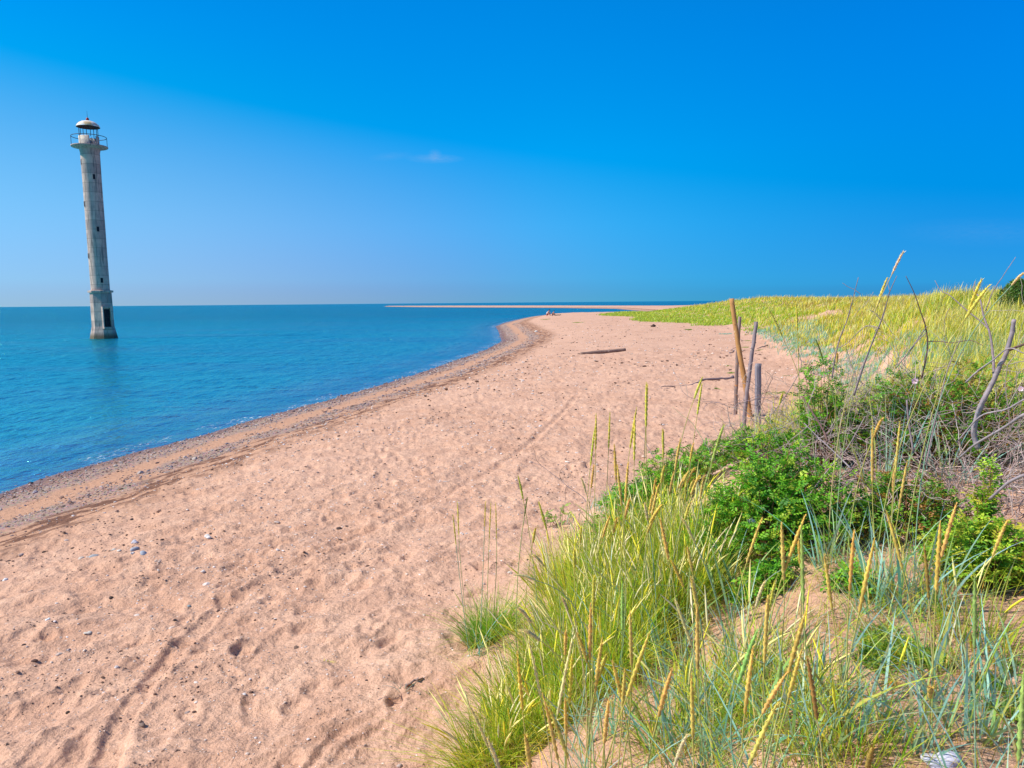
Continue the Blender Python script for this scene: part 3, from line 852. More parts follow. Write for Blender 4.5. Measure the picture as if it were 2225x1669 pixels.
# ================================================================== DRIFTWOOD
def log(name, label, cat, p0, p1, r0, r1, mat, seed, k=24, wob=.01, group=None, lift=.55):
    a = G(*p0); b = G(*p1); rg = np.random.default_rng(seed)
    a = a + [0, 0, r0 * lift]; b = b + [0, 0, r1 * lift]
    o_ = (a + b) / 2
    u = np.linspace(0, 1, k)
    w = rg.normal(0, 1, (4, 3)) * wob; w[:, 2] *= .3
    P = (a + (b - a) * u[:, None] + sum(w[i] * np.sin(u[:, None] * (i + 1) * 3.1) for i in range(4)) - o_)[None]
    zz = height(P[0, :, 0] + o_[0], P[0, :, 1] + o_[1]) - o_[2]
    P[0, :, 2] = np.maximum(P[0, :, 2], zz + r1 * .2)
    rad = (r0 + (r1 - r0) * u)[None] * (1 + rg.normal(0, .035, (1, k)))
    V_, F_, _ = tubes(P, rad, 14, cap=True); V_ = V_ + rg.normal(0, r0 * .02, V_.shape)
    mb = MB(); mb.add(V_, F_)
    o = mb.build(name, mat); o.location = tuple(o_)
    return tag(o, label, cat, group)
log('driftwood_log', 'straight bleached log lying alone in the middle of the open beach', 'log', (1262, 772), (1359, 764.5), .088, .10, W_LOG, 3, wob=.02)
log('driftwood_branch', 'long thin grey brown branch lying on the sand left of the posts', 'branch', (1592, 821), (1440, 846), .055, .008, W_GREY, 5, 30, .12)
log('driftwood_stick', 'short dark stick lying on the sand past the thin end of the long branch', 'stick', (1452, 845), (1437, 847), .018, .01, W_GREY, 6, 8)
log('driftwood_plank', 'reddish brown plank at the foot of the green dune beyond the log', 'plank', (1422, 691.8), (1450, 690.6), .09, .07, W_PEEL, 7, 10, .05)
log('driftwood_plank', 'reddish brown plank overlapping the dune grass, right of the other reddish plank', 'plank', (1447, 690.8), (1478, 688.6), .10, .06, W_PEEL, 8, 10, .08)
log('driftwood_log', 'far pale and brown log lying on the low green cape beside the water', 'log', (1396, 677.6), (1420, 677.9), .16, .12, W_LOG, 9, 12, .1)
log('driftwood_stick', 'small reddish brown stick half buried at the dune foot right of the posts', 'stick', (1645, 760), (1668, 752), .035, .02, W_BARK, 10, 8, .03)
log('driftwood_stick', 'forked grey stick lying just left of the posts', 'stick', (1588, 772), (1600, 757), .02, .012, W_GREY, 11, 8, .06)
log('driftwood_stick', 'dark stick beside the bottom edge grass tussock on the open sand', 'stick', (883, 1508), (921, 1490), .009, .006, W_BARK, 12, 8, .01)
log('driftwood_stick', 'thin brown stick under the blue green seedling, left of the bottom tussock', 'stick', (822, 1534), (868, 1518), .004, .003, W_BARK, 13, 8, .01)
# dark stump on the upper beach
def stone(name, label, cat, px, py, w, h, colr, seed, group=None, flat=.6):
    p = G(px, py); rg = np.random.default_rng(seed)
    iv, if_ = ico(3)
    n_ = sum(rg.normal(0, .12) * np.cos(iv @ rg.normal(0, 1.8, 3) + rg.uniform(0, 6)) for _ in range(6))
    V_ = iv * (1 + n_)[:, None] * [w / 2, w / 2 * rg.uniform(.7, 1), h / 2]
    a = rg.uniform(0, 3); V_ = V_ @ np.array([[math.cos(a), -math.sin(a), 0], [math.sin(a), math.cos(a), 0], [0, 0, 1]])
    mb = MB(); mb.add(V_, [if_], colr); o = mb.build(name, M_STONE); o.location = (p[0], p[1], p[2] + h * .22)
    return tag(o, label, cat, group)
stone('driftwood_stump', 'dark brown stump on the sand between the log and the dune', 'stump', 1420, 711, .55, .34, (.06, .035, .025), 3)
gs = 'stones scattered on the beach'
ST = [(452, 1176, .11, .05, (.62, .58, .55), 'largest white stone, alone on the upper left beach'),
      (292, 1182, .085, .05, (.50, .49, .55), 'pale lilac stone above the group of grey stones, left beach'),
      (294, 1208, .10, .045, (.36, .38, .43), 'flat blue grey stone topmost in the group of grey stones'),
      (312, 1218, .08, .045, (.36, .40, .46), 'rounded blue grey stone rightmost in the group of grey stones'),
      (288, 1214, .05, .03, (.55, .52, .52), 'small pale stone under the flat blue grey stone'),
      (203, 1221, .10, .05, (.38, .40, .41), 'grey green stone at the left end of the group of stones'),
      (248, 1205, .07, .035, (.52, .50, .45), 'buff stone between the grey green and flat blue grey stones'),
      (177, 1223, .06, .03, (.50, .42, .36), 'small tan stone left of the grey green stone'),
      (191, 1218, .05, .03, (.56, .48, .42), 'tiny tan stone touching the grey green stone'),
      (13, 1267, .06, .035, (.75, .73, .72), 'white stone at the left picture edge'),
      (105, 1364, .045, .02, (.72, .72, .70), 'white chip on the trampled lower left sand'),
      (190, 1387, .055, .025, (.60, .55, .48), 'cream stone below the white chip, lower left sand'),
      (442, 1252, .05, .03, (.72, .68, .64), 'white stone beside the wheel track, centre left'),
      (411, 1323, .035, .02, (.28, .36, .38), 'small teal grey stone left of the wheel track'),
      (260, 1211, .05, .02, (.62, .56, .5), 'thin pale flake in the group of grey stones'),
      (150, 1423, .04, .02, (.34, .30, .30), 'dark grey pebble in the lower left sand'),
      (1165, 721.5, .35, .2, (.80, .76, .7), 'far white boulder near the shingle point'),
      (147, 1556, .03, .02, (.06, .04, .03), 'black bit of charred wood, lower left corner'),
      (310, 1590, .05, .025, (.22, .15, .12), 'brown pebble at the edge of a footprint, bottom left'),
      (242, 1309, .04, .03, (.07, .045, .035), 'black pebble above the wheel track, left beach')]
for i, (px, py, w, h, c_, lb_) in enumerate(ST):
    stone('beach_stone', lb_, 'stone', px, py, w, h, c_, 20 + i, gs)
stone('beach_stone', 'large pale lilac stone among the grass at the bottom right edge', 'stone', 2043, 1678, .115, .06, (.55, .55, .68), 77)

# ================================================================== SHINGLE, GRIT, DRIED WEED (uncountable)
def scatter(name, label, cat, n, xr, yr, keep, size, cols, seed, flat=.55, sub=1, mat=M_STONE):
    rg = np.random.default_rng(seed)
    # even on screen: ground distance drawn from 1/r
    rmin, rmax = yr
    r = np.exp(rg.uniform(math.log(rmin), math.log(rmax), n * 2)) if True else None
    az = np.radians(rg.uniform(xr[0], xr[1], n * 2))
    x, y = r * np.sin(az), r * np.cos(az)
    z, s, t = height(x, y, True)
    k = keep(x, y, s, t, rg); x, y, z, r, s = x[k][:n], y[k][:n], z[k][:n], r[k][:n], s[k][:n]
    n = len(x)
    iv, if_ = ico(sub)
    sz = size(r, rg, n)
    sc = np.stack([sz * rg.uniform(.7, 1.3, n), sz * rg.uniform(.5, 1, n), sz * flat * rg.uniform(.6, 1.2, n)], -1)
    V_ = iv[None] * sc[:, None, :] * (1 + rg.normal(0, .12, (n, len(iv), 1)))
    a = rg.uniform(0, 6.28, n); ca_, sa_ = np.cos(a)[:, None], np.sin(a)[:, None]
    V_ = np.stack([V_[..., 0] * ca_ - V_[..., 1] * sa_, V_[..., 0] * sa_ + V_[..., 1] * ca_, V_[..., 2]], -1)
    V_ += np.stack([x, y, z + sc[:, 2] * .35], -1)[:, None, :]
    F_ = (if_[None] + (np.arange(n) * len(iv))[:, None, None]).reshape(-1, 3)
    cols = np.array(cols); C_ = cols[rg.integers(0, len(cols), n)] * rg.uniform(.75, 1.25, (n, 1))
    me = mk_mesh(name, V_.reshape(-1, 3), [F_], np.repeat(C_, len(iv), 0), False)
    return tag(link(name, me, mat), label, cat, None, 'stuff')
def kshing(x, y, s, t, rg):
    w = s + .5 * fbm(x * .9, y * .9, 3, 101)
    b1 = np.exp(-((w - .8) / .75) ** 2); b2 = .9 * np.exp(-((w - 3.2) / .5) ** 2)
    return (rg.random(len(x)) < np.maximum(b1, b2) + .03) & (s > -.3) & (s < 6)
scatter('shingle', 'bands of wet brown and grey pebbles along the water edge', 'pebbles', 52000, (-42, 6), (9.5, 120), kshing,
        lambda r, rg, n: np.clip(.015 * np.exp(rg.normal(0, .38, n)) * np.clip(r / 14, 1, 3.2), .006, .08), [(.30, .18, .14), (.38, .28, .24), (.18, .11, .10), (.48, .40, .36), (.34, .20, .14), (.25, .21, .24)], 5)
def kgrit(x, y, s, t, rg):
    m_ = np.clip(.25 + .9 * fbm(x * .35, y * .35, 4, 103), 0, 1) * np.interp(s, [3, 5, 12, 24], [0, 1, .8, .3])
    return (rg.random(len(x)) < m_) & (s > 4) & (t < .5)
scatter('beach_grit', 'small pale pebbles and shell bits strewn over the dry sand', 'pebbles', 30000, (-40, 24), (3.5, 110), kgrit,
        lambda r, rg, n: np.clip(.0055 * np.exp(rg.normal(0, .45, n)) * np.clip(r / 6, .8, 6), .003, .07), [(.72, .62, .55), (.60, .48, .40), (.42, .33, .29), (.66, .60, .58), (.5, .36, .28)], 6)
def kweed(x, y, s, t, rg):
    f = fbm((x * ca + y * sa) * .8, (-x * sa + y * ca) * 2.6, 3, 107)
    m_ = np.clip((f - .12) * 4, 0, 1) * np.interp(s, [4, 6, 16, 30], [0, 1, .7, .2])
    return (rg.random(len(x)) < m_ + .03) & (s > 4.2) & (t < 1)
scatter('dried_weed', 'dark crumbs of dried weed and bark strewn over the beach', 'debris', 24000, (-40, 28), (3.5, 120), kweed,
        lambda r, rg, n: np.clip(.006 * np.exp(rg.normal(0, .5, n)) * np.clip(r / 7, .8, 6), .003, .09), [(.11, .06, .045), (.18, .10, .07), (.07, .045, .04), (.24, .15, .11)], 8, .5)
# bright weed left on the shingle
def kalga(x, y, s, t, rg):
    w = s + .5 * fbm(x * .9, y * .9, 3, 101)
    return (rg.random(len(x)) < np.exp(-((w - 1.7) / .16) ** 2) * (fbm(x * .8, y * .8, 2, 111) > .15))
scatter('green_weed', 'scraps of yellow green weed washed up on the shingle', 'weed', 500, (-42, 0), (9.5, 30), kalga,
        lambda r, rg, n: .018 * np.exp(rg.normal(0, .4, n)), [(.42, .42, .06), (.30, .36, .06)], 9, .35)

# ================================================================== PEOPLE
def mat_plain(name, col, rough=.8, sp=.25):
    M = Mt(name); n = M.noise(40, 3, M.pos(obj=True))
    return M.surf(M.mix(n, tuple(v * .85 for v in col), tuple(min(1, v * 1.12) for v in col)), rough, M.bump(n, .2, .002), sp)
M_SKIN = mat_plain('skin', (.52, .27, .18), .6); M_HAIR = mat_plain('hair', (.03, .02, .018))
M_PINK = mat_plain('pink_cloth', (.60, .12, .14)); M_MAROON = mat_plain('maroon_cloth', (.22, .015, .03)); M_NAVY = mat_plain('navy_cloth', (.012, .015, .05)); M_WHITE = mat_plain('white_cloth', (.75, .74, .76))
def skin_obj(name, pts, edges, rad, mat, parent, sub=2):
    me = bpy.data.meshes.new(name); bm = bmesh.new(); lay = bm.verts.layers.skin.verify()
    vs_ = [bm.verts.new(tuple(p)) for p in pts]
    for i, (v, r__) in enumerate(zip(vs_, rad)): v[lay].radius = (r__, r__) if not isinstance(r__, tuple) else r__; v[lay].use_root = (i == 0)
    for a_, b_ in edges: bm.edges.new((vs_[a_], vs_[b_]))
    bm.to_mesh(me); bm.free()
    o = link(name, me, mat, parent)
    o.modifiers.new('skin', 'SKIN'); s_m = o.modifiers.new('smooth', 'SUBSURF'); s_m.levels = sub; s_m.render_levels = sub
    return o
def person(label, px, py, face, shirt, shorts, lean=.25, stand=0.0, hat=None, scale=1.0):
    p = G(px, py)
    t = empty('person', (p[0], p[1], p[2]), label, 'person', 'people at the far point of the beach')
    t.rotation_euler = (0, 0, face); t.scale = (scale,) * 3
    # sitting on the sand, knees drawn up, facing +x
    y_ = .09
    P = [(0, 0, .11), (-.03, 0, .25), (.0 + lean * .25, 0, .42), (.02 + lean * .45, 0, .57), (.04 + lean * .6, 0, .66), (.08 + lean * .7, 0, .72), (.10 + lean * .75, 0, .80), (.11 + lean * .76, 0, .88)]
    Rd = [(.13, .16), (.12, .14), (.13, .15), (.11, .15), (.05, .06), (.075, .07), (.095, .08), (.07, .065)]
    E = [(i, i + 1) for i in range(7)]
    n0 = len(P)
    for sgn in (1, -1):
        q = len(P)
        P += [(.02, sgn * y_, .11), (.22, sgn * .13, .30), (.40, sgn * .13, .46), (.46, sgn * .12, .26), (.50, sgn * .11, .07), (.56, sgn * .12, .035), (.68, sgn * .13, .03)]
        Rd += [.10, .085, .062, .055, .035, .04, .022]
        E += [(0, q)] + [(q + i, q + i + 1) for i in range(6)]
        q = len(P)
        sx = .02 + lean * .43
        P += [(sx, sgn * .18, .57), (sx + .10, sgn * .24, .42), (sx + .24, sgn * .19, .36), (sx + .33, sgn * .12, .42), (sx + .40, sgn * .09, .43)]
        Rd += [.055, .045, .034, .024, (.022, .035)]
        E += [(3, q)] + [(q + i, q + i + 1) for i in range(4)]
        h_ = len(P) - 1
        for f_ in range(5):              # fingers closed over the knees
            w_ = len(P); oy = (f_ - 2) * .018; ln = (.05, .07, .075, .07, .055)[f_]
            P += [(sx + .40 + ln * .5, sgn * .09 + oy, .435), (sx + .40 + ln, sgn * .09 + oy * 1.1, .415)]; Rd += [.009, .007]
            E += [(h_, w_), (w_, w_ + 1)]
    body = skin_obj('body', P, E, Rd, M_SKIN, t)
    hx, hz = P[6][0], P[6][2]
    iv, if_ = ico(2)
    mb = MB(); V_ = iv * [.105, .09, .12] + [hx - .02, 0, hz + .045]; mb.add(V_, [if_]); mb.build('hair', hat or M_HAIR, body)
    # face: nose, brow and mouth on the front of the head
    mb = MB(); mb.add(iv * [.018, .014, .026] + [hx + .10, 0, hz - .005], [if_]); mb.build('nose', M_SKIN, body)
    for sgn in (1, -1):
        mb = MB(); mb.add(iv * [.008, .014, .008] + [hx + .086, sgn * .035, hz + .02], [if_]); mb.build('eye', M_NAVY, body)
    # shirt and shorts as shells over the body
    def shell(name, ks, m_, grow):
        pts, rr2 = [], []
        for i in ks: pts.append(P[i]); a_ = Rd[i]; rr2.append(tuple(v + grow for v in a_) if isinstance(a_, tuple) else a_ + grow)
        return skin_obj(name, pts, [(i, i + 1) for i in range(len(pts) - 1)], rr2, m_, body)
    shell('shirt', [1, 2, 3], shirt, .014)
    q2 = n0 + 7 + 5 + 10
    pts = [P[n0 + 1], P[n0], P[0], P[q2], P[q2 + 1]]
    skin_obj('shorts', pts, [(0, 1), (1, 2), (2, 3), (3, 4)], [.102, .118, .155, .118, .102], shorts, body)
    return t
person('person in red sitting apart at the left, knees drawn up', 1158.5, 687.0, R(20), M_PINK, M_MAROON, .3, scale=1.0)
person('person with white shirt and dark red shorts sitting upright between the other two', 1188.5, 686.3, R(15), M_WHITE, M_MAROON, .42, scale=1.4)
person('person in navy clothes sitting beside the dark green mat', 1200, 686.3, R(10), M_NAVY, M_NAVY, .35, scale=1.15)
# dark green mat beside them: a padded roll unrolled on the berm
p = G(1211, 686.4); W_ = np.linspace(-.75, .75, 24)
mb = MB()
m_ = 12; aa = np.arange(m_) * 2 * math.pi / m_
Vm = np.stack([np.repeat(W_, m_), np.tile(.34 * np.sign(np.cos(aa)) * np.abs(np.cos(aa)) ** .5, 24), np.tile(.07 * np.sin(aa), 24) + np.repeat(.10 + .015 * np.sin(W_ * 9) + .10 * sstep(W_, .45, .75), m_)], -1)
idx = np.arange(24 * m_).reshape(24, m_); A_ = idx[:-1]; B_ = idx[1:]
mb.add(Vm, [np.stack([A_, np.roll(A_, -1, 1), np.roll(B_, -1, 1), B_], -1).reshape(-1, 4)])
M_GREEN = mat_plain('dark_green_cloth', (.01, .045, .04))
o = mb.build('beach_mat', M_GREEN); o.location = tuple(p + [0, 0, .02])
tag(o, 'dark green padded mat on the berm right of the person in navy', 'mat')

# ================================================================== BIRDS
def bird(px, py, dist, bank, label):
    d = ray(px, py); p = CAM + d * dist
    mb = MB()
    k = 9; u = np.linspace(0, 1, k)
    P = np.stack([(u - .5) * .42, 0 * u, .02 * np.sin(u * 3.1)], -1)[None]
    rad = (.055 * np.sin(np.clip(u * .96 + .03, 0, 1) * math.pi) ** .6 + .004)[None]
    V_, F_, _ = tubes(P, rad, 8, cap=True); mb.add(V_, F_, (.5, .5, .52))
    b = mb.build('seagull', M_CLOTH); b.location = tuple(p); b.rotation_euler = (bank, 0, R(40))
    for sgn in (1, -1):
        v = np.linspace(0, 1, 8)
        top = np.stack([.07 - .05 * v - .10 * v ** 2, sgn * (.02 + .62 * v), .02 + .16 * np.sin(v * 2.2)], -1)
        bot = top + np.stack([-.15 * (1 - v ** 2) - .01, 0 * v, 0 * v - .01], -1)
        V_ = np.concatenate([top, bot, top + [0, 0, .012], bot + [0, 0, .008]])
        i = np.arange(7)
        F1 = np.stack([i, i + 1, i + 9, i + 8], -1); F2 = F1 + 16
        mb = MB(); mb.add(V_, [F1, F2[:, ::-1], np.stack([i, i + 16, i + 17, i + 1], -1), np.stack([i + 8, i + 9, i + 25, i + 24], -1)], (.35, .36, .38))
        mb.build('wing', M_CLOTH, b)
    return tag(b, label, 'bird', 'birds over the sea')
bird(573.5, 542, 420, .3, 'higher of the two tiny birds over the sea')
bird(433.5, 610, 520, -.2, 'lower of the two tiny birds, just above the horizon')
# ================================================================== DUNE GRASS (far: nobody could count it)
def colmix(n, pal, wts, rng, jit=.15):
    pal = np.array(pal); k = rng.choice(len(pal), n, p=np.array(wts) / sum(wts))
    return pal[k] * rng.uniform(1 - jit, 1 + jit, (n, 1)) * rng.uniform(.95, 1.05, (n, 3))
YEL = (.82, .70, .05); STRAW = (.86, .74, .26); OCH = (.68, .37, .05); GRN = (.19, .44, .02); LGRN = (.48, .66, .03); BLU = (.19, .46, .32); BLU2 = (.36, .64, .55); BRN = (.26, .14, .06); DGRN = (.05, .14, .025); PINK = (.55, .40, .30)
def far_grass(name, label, n, azr, rr, keepf, hf, wf, pal_fn, seed, seg=2, lean=.25):
    rg = np.random.default_rng(seed)
    r = np.exp(rg.uniform(math.log(rr[0]), math.log(rr[1]), n)); az = np.radians(rg.uniform(azr[0], azr[1], n))
    x, y = r * np.sin(az), r * np.cos(az)
    z, s, t = height(x, y, True)
    k = keepf(x, y, r, s, t, rg); x, y, z, r, s, t = (q[k] for q in (x, y, z, r, s, t)); n = len(x)
    h = hf(x, y, r, t, rg); w = wf(r, rg, n)
    c0, c1 = pal_fn(x, y, r, t, n, rg)
    azl = rg.normal(R(75), .9, n)
    V_, F_, C_ = blades(np.stack([x, y, z - .02], -1), h, w, azl, np.abs(rg.normal(lean, .12, n)), np.abs(rg.normal(.22, .15, n)), c0, c1, seg, rg.normal(0, .5, n), rg)
    me = mk_mesh(name, V_, F_, C_, False)
    return tag(link(name, me, M_GRASS), label, 'grass', None, 'stuff')
BL = G(1775, 690)[:2]
def bare(x, y):                        # sandy scars in the dune
    return (np.hypot((x - BL[0]) / 2.0, (y - BL[1]) / 4.0) < 1)
def kf_main(x, y, r, s, t, rg):
    edge = .4 + .9 * sstep(r, 12, 50)
    dens = sstep(t, edge * .1, edge * 1.2) * np.clip(1 + .6 * fbm(x * .35, y * .35, 3, 201), .45, 1)
    inn = np.maximum(sstep(r, 7.5, 10.5), sstep(r, 3.4, 6) * (np.arctan2(x, y) > R(38.5)))
    return (rg.random(len(x)) < dens * inn) & ~(bare(x, y) & (rg.random(len(x)) < .9)) & (s > 4)
def hf_main(x, y, r, t, rg):
    return (.26 + .24 * sstep(t, .5, 5)) * rg.uniform(.6, 1.15, len(x)) * (1 + .55 * fbm(x * .35, y * .35, 3, 203))
def pal_main(x, y, r, t, n, rg):
    f = fbm(x * .28, y * .28, 3, 205) + rg.normal(0, .18, n); g = fbm(x * .16 + 9, y * .16, 2, 207) + rg.normal(0, .15, n)
    c0 = colmix(n, [GRN, LGRN, YEL, BRN], [4, 4, 3, 1], rg); c1 = colmix(n, [YEL, STRAW, LGRN, OCH], [5, 4, 2, 1], rg)
    m_ = f > .12; c1[m_] = colmix(m_.sum(), [LGRN, GRN, YEL], [4, 3, 2], rg); c0[m_] = colmix(m_.sum(), [GRN, DGRN, LGRN], [4, 2, 3], rg)
    m_ = g > .22; c1[m_] = colmix(m_.sum(), [OCH, YEL, PINK, BRN], [4, 3, 2, 2], rg)
    # lyme grass along the dune foot
    ed = (t < 1.7 + 2.2 * sstep(r, 15, 60) + 1.8 * fbm(x * .3, y * .3, 2, 209)) & (rg.random(n) < .85)
    c0[ed] = colmix(ed.sum(), [BLU, BLU2, GRN], [5, 3, 2], rg); c1[ed] = colmix(ed.sum(), [BLU2, BLU, LGRN], [5, 4, 2], rg)
    lo = (r > 60) & (t < 6); c0[lo] = colmix(lo.sum(), [LGRN, GRN], [3, 3], rg); c1[lo] = colmix(lo.sum(), [LGRN, YEL, GRN], [5, 2, 3], rg)
    return c0, c1
far_grass('dune_grass', 'yellow green grass covering the long dune behind the beach', 600000, (3, 62), (3.4, 330), kf_main, hf_main,
          lambda r, rg, n: np.clip(r * .00085, .006, .075) * rg.uniform(.6, 1.3, n), pal_main, 31)
# straw coloured flowering heads standing above it
def kf_head(x, y, r, s, t, rg): return kf_main(x, y, r, s, t, rg) & (t > 1.5) & (fbm(x * .28, y * .28, 3, 205) < .35)
far_grass('grass_heads', 'pale straw seed heads standing above the dune grass', 100000, (5, 62), (3.4, 140), kf_head,
          lambda x, y, r, t, rg: hf_main(x, y, r, t, rg) * 1.2 + .17, lambda r, rg, n: np.clip(r * .0010, .009, .06) * rg.uniform(.7, 1.2, n),
          lambda x, y, r, t, n, rg: (colmix(n, [YEL, LGRN], [3, 2], rg), colmix(n, [STRAW, YEL, (.70, .60, .34)], [4, 4, 3], rg)), 33, 3, .12)
# low turf on the cape
def kf_turf(x, y, r, s, t, rg):
    return (t > -6 + 5 * fbm(x * .06, y * .06, 2, 213)) & (t < 8) & (s > 6) & (r > 80)
far_grass('low_turf', 'bright green low turf where the dune runs down to the cape', 90000, (2, 30), (80, 300), kf_turf,
          lambda x, y, r, t, rg: rg.uniform(.18, .42, len(x)), lambda r, rg, n: r * .0009 * rg.uniform(.6, 1.3, n),
          lambda x, y, r, t, n, rg: (colmix(n, [LGRN, GRN], [3, 2], rg), colmix(n, [(.34, .48, .06), LGRN, YEL], [4, 4, 1], rg)), 35)

# ================================================================== TUSSOCKS (near, one thing each)
def tussock(name, label, px, py, n, hgt, rad, pal0, pal1, w0=.0032, lean=.55, seed=0, off=None, stems=0, dirb=None, group='grass tussocks on the dune edge', litter=True, p=None):
    p = G(px, py) if p is None else p
    rg = np.random.default_rng(seed)
    t = empty(name, p, label, 'grass', group)
    a = rg.uniform(0, 6.28, n); q = rad * np.sqrt(rg.random(n))
    bx, by = p[0] + q * np.cos(a), p[1] + q * np.sin(a)
    bz = height(bx, by) - .012
    azl = np.pi / 2 - a + rg.normal(0, 1.0, n)
    if dirb is not None: azl = np.where(rg.random(n) < .5, rg.normal(dirb, .6, n), azl)
    le = np.clip(lean * (q / rad) ** .7 * rg.uniform(.3, 1.35, n), 0, 1.25)
    h = hgt * rg.uniform(.3, 1.2, n)
    patch = 1 + .35 * fbm(bx * 5, by * 5, 2, seed)[:, None]
    V_, F_, C_ = blades(np.stack([bx - p[0], by - p[1], bz - p[2]], -1), h, w0 * rg.uniform(.5, 1.7, n), azl, le * .7, np.clip(le * rg.uniform(.1, 1.3, n), 0, .95),
                        colmix(n, *pal0, rg, .35) * patch, colmix(n, *pal1, rg, .3) * patch, 6, None, rg)
    if stems:                           # slender flowering culms
        k = stems; a = rg.uniform(0, 6.28, k); q = rad * .8 * np.sqrt(rg.random(k)); bx, by = p[0] + q * np.cos(a), p[1] + q * np.sin(a)
        V2, F2, C2 = blades(np.stack([bx - p[0], by - p[1], height(bx, by) - p[2]], -1), hgt * rg.uniform(.9, 1.3, k), .003 * np.ones(k), np.pi / 2 - a + rg.normal(0, .9, k), lean * .5 * rg.uniform(0, 1, k), rg.uniform(.02, .35, k),
                            colmix(k, [LGRN, YEL], [2, 2], rg), colmix(k, [YEL, STRAW], [2, 2], rg), 8, None, rg)
        R8 = V2.reshape(k, 17, 3); ax_ = (R8[:, 0:16:2] + R8[:, 1:16:2]) / 2
        Q = np.concatenate([ax_[:, 5:], R8[:, 16:]], 1); Fk = [np.concatenate([F2[0][0:1]]), F2[1].reshape(7, k, 4)[:, 0]]
        ch = colmix(k, [STRAW, YEL, (.78, .68, .38)], [4, 3, 3], rg); C8 = C2.reshape(k, 17, 3)
        for j in range(k):
            st = link('stalk', mk_mesh('stalk', R8[j], Fk, C8[j], False), M_GRASS, t)
            rr_ = np.array([[.0013, .0046, .004, .0008]]) * rg.uniform(.8, 1.35)
            V3, F3, C3 = tubes(Q[j:j + 1], rr_, 5, np.repeat(ch[j:j + 1, None], 4, 1)); mb = MB(); mb.add(V3, F3, C3); mb.build('seed_head', M_EAR, st)
    link('blades', mk_mesh('blades', V_, F_, C_, False), M_GRASS, t)
    if litter:                          # dead straw at the foot
        k = n // 2; a = rg.uniform(0, 6.28, k); q = rad * 1.3 * np.sqrt(rg.random(k)); bx, by = p[0] + q * np.cos(a), p[1] + q * np.sin(a)
        V_, F_, C_ = blades(np.stack([bx - p[0], by - p[1], height(bx, by) - p[2]], -1), hgt * .35 * rg.uniform(.4, 1, k), .003 * np.ones(k), rg.uniform(0, 6.28, k), rg.uniform(.6, 1.6, k), rg.uniform(.0, .6, k),
                            colmix(k, [BRN, OCH, STRAW], [4, 3, 3], rg), colmix(k, [STRAW, BRN, OCH], [4, 3, 2], rg), 4, None, rg)
        link('dead_leaves', mk_mesh('dead_leaves', V_, F_, C_, False), M_GRASS, t)
    return t
FG0 = ([GRN, LGRN, DGRN, YEL, BRN, OCH], [4, 4, 3, 2, 2, 1]); FG1 = ([LGRN, YEL, GRN, STRAW, DGRN], [5, 4, 3, 1, 1])
GG0 = ([GRN, DGRN, BRN], [5, 2, 1]); GG1 = ([GRN, LGRN], [5, 4])
YG0 = ([LGRN, YEL, GRN, OCH, DGRN, BRN], [4, 4, 3, 1, 2, 1]); YG1 = ([YEL, LGRN, STRAW, GRN], [4, 3, 2, 2])
TU = [(1585, 1520, 420, .42, .20, 'F', .8, 'thin yellow green tussock on the sand left of the open dune top'), (1700, 1590, 380, .40, .20, 'Y', .8, 'thin straw coloured tussock among the steeply leaning ears, bottom'),
       (1480, 1620, 520, .40, .20, 'F', .8, 'thin green tussock at the bottom, between straw ears and blue leaves'), (1840, 1660, 300, .34, .18, 'Y', .8, 'thin yellow tussock at the bottom edge left of the lilac stone'), (2110, 1420, 260, .36, .16, 'F', .7, 'thin green tussock in front of the yellow green bush'),
         # px, py, n, height, radius, palette, lean, label
    (1062, 1395, 1500, .36, .17, 'G', .8, 'green fine-leaved tussock standing out to the left of the big grass mass'),
    (1080, 1662, 2600, .34, .20, 'Y', 1.05, 'fountain-shaped yellow green tussock at the bottom edge, its leaves spilling left over bare sand'),
    (1115, 1560, 1100, .36, .16, 'F', .85, 'thin tussock between the fountain-shaped one and the green one, left grass edge'),
    (1190, 1600, 1300, .40, .20, 'F', .8, 'yellow green tussock right of the fountain-shaped one, mixed with straw ears'),
    (1215, 1470, 2200, .44, .26, 'Y', .7, 'yellowish tussock at the left flank of the big grass mass'),
    (1300, 1500, 2200, .45, .26, 'F', .6, 'dense tussock with brown litter, lower front of the big grass mass'),
    (1265, 1370, 2600, .50, .30, 'Y', .6, 'tall yellow tussock behind the left flank of the big grass mass'),
    (1370, 1400, 2600, .48, .30, 'F', .5, 'dense green tussock in the centre of the big grass mass'),
    (1450, 1370, 2300, .46, .28, 'F', .5, 'bright green tussock at the right front of the big grass mass'),
    (1340, 1270, 2600, .50, .32, 'F', .45, 'tall tussock at the back of the big grass mass, left of the rose leaves'),
    (1440, 1250, 2600, .50, .32, 'Y', .45, 'tall yellow green tussock at the back of the big grass mass, below the ochre ears'),
    (1520, 1250, 2000, .46, .28, 'F', .6, 'tussock with brown dead leaves touching the rose bush'),
    (1500, 1330, 1300, .38, .22, 'F', .7, 'ragged tussock with reddish litter, right end of the big grass mass'),
    (1225, 1270, 1200, .40, .24, 'Y', .6, 'pale thin tussock at the far left top of the big grass mass'),
]
for i, (px, py, n, h, rd, pl_, ln, lb_) in enumerate(TU):
    p0, p1 = {'G': (GG0, GG1), 'Y': (YG0, YG1), 'F': (FG0, FG1)}[pl_]
    tussock('grass_tussock', lb_, px, py, int(n * .52), h * 1.16, rd, p0, p1, .0042, ln, 300 + i, stems=4 if pl_ == 'G' else int(n / 60))

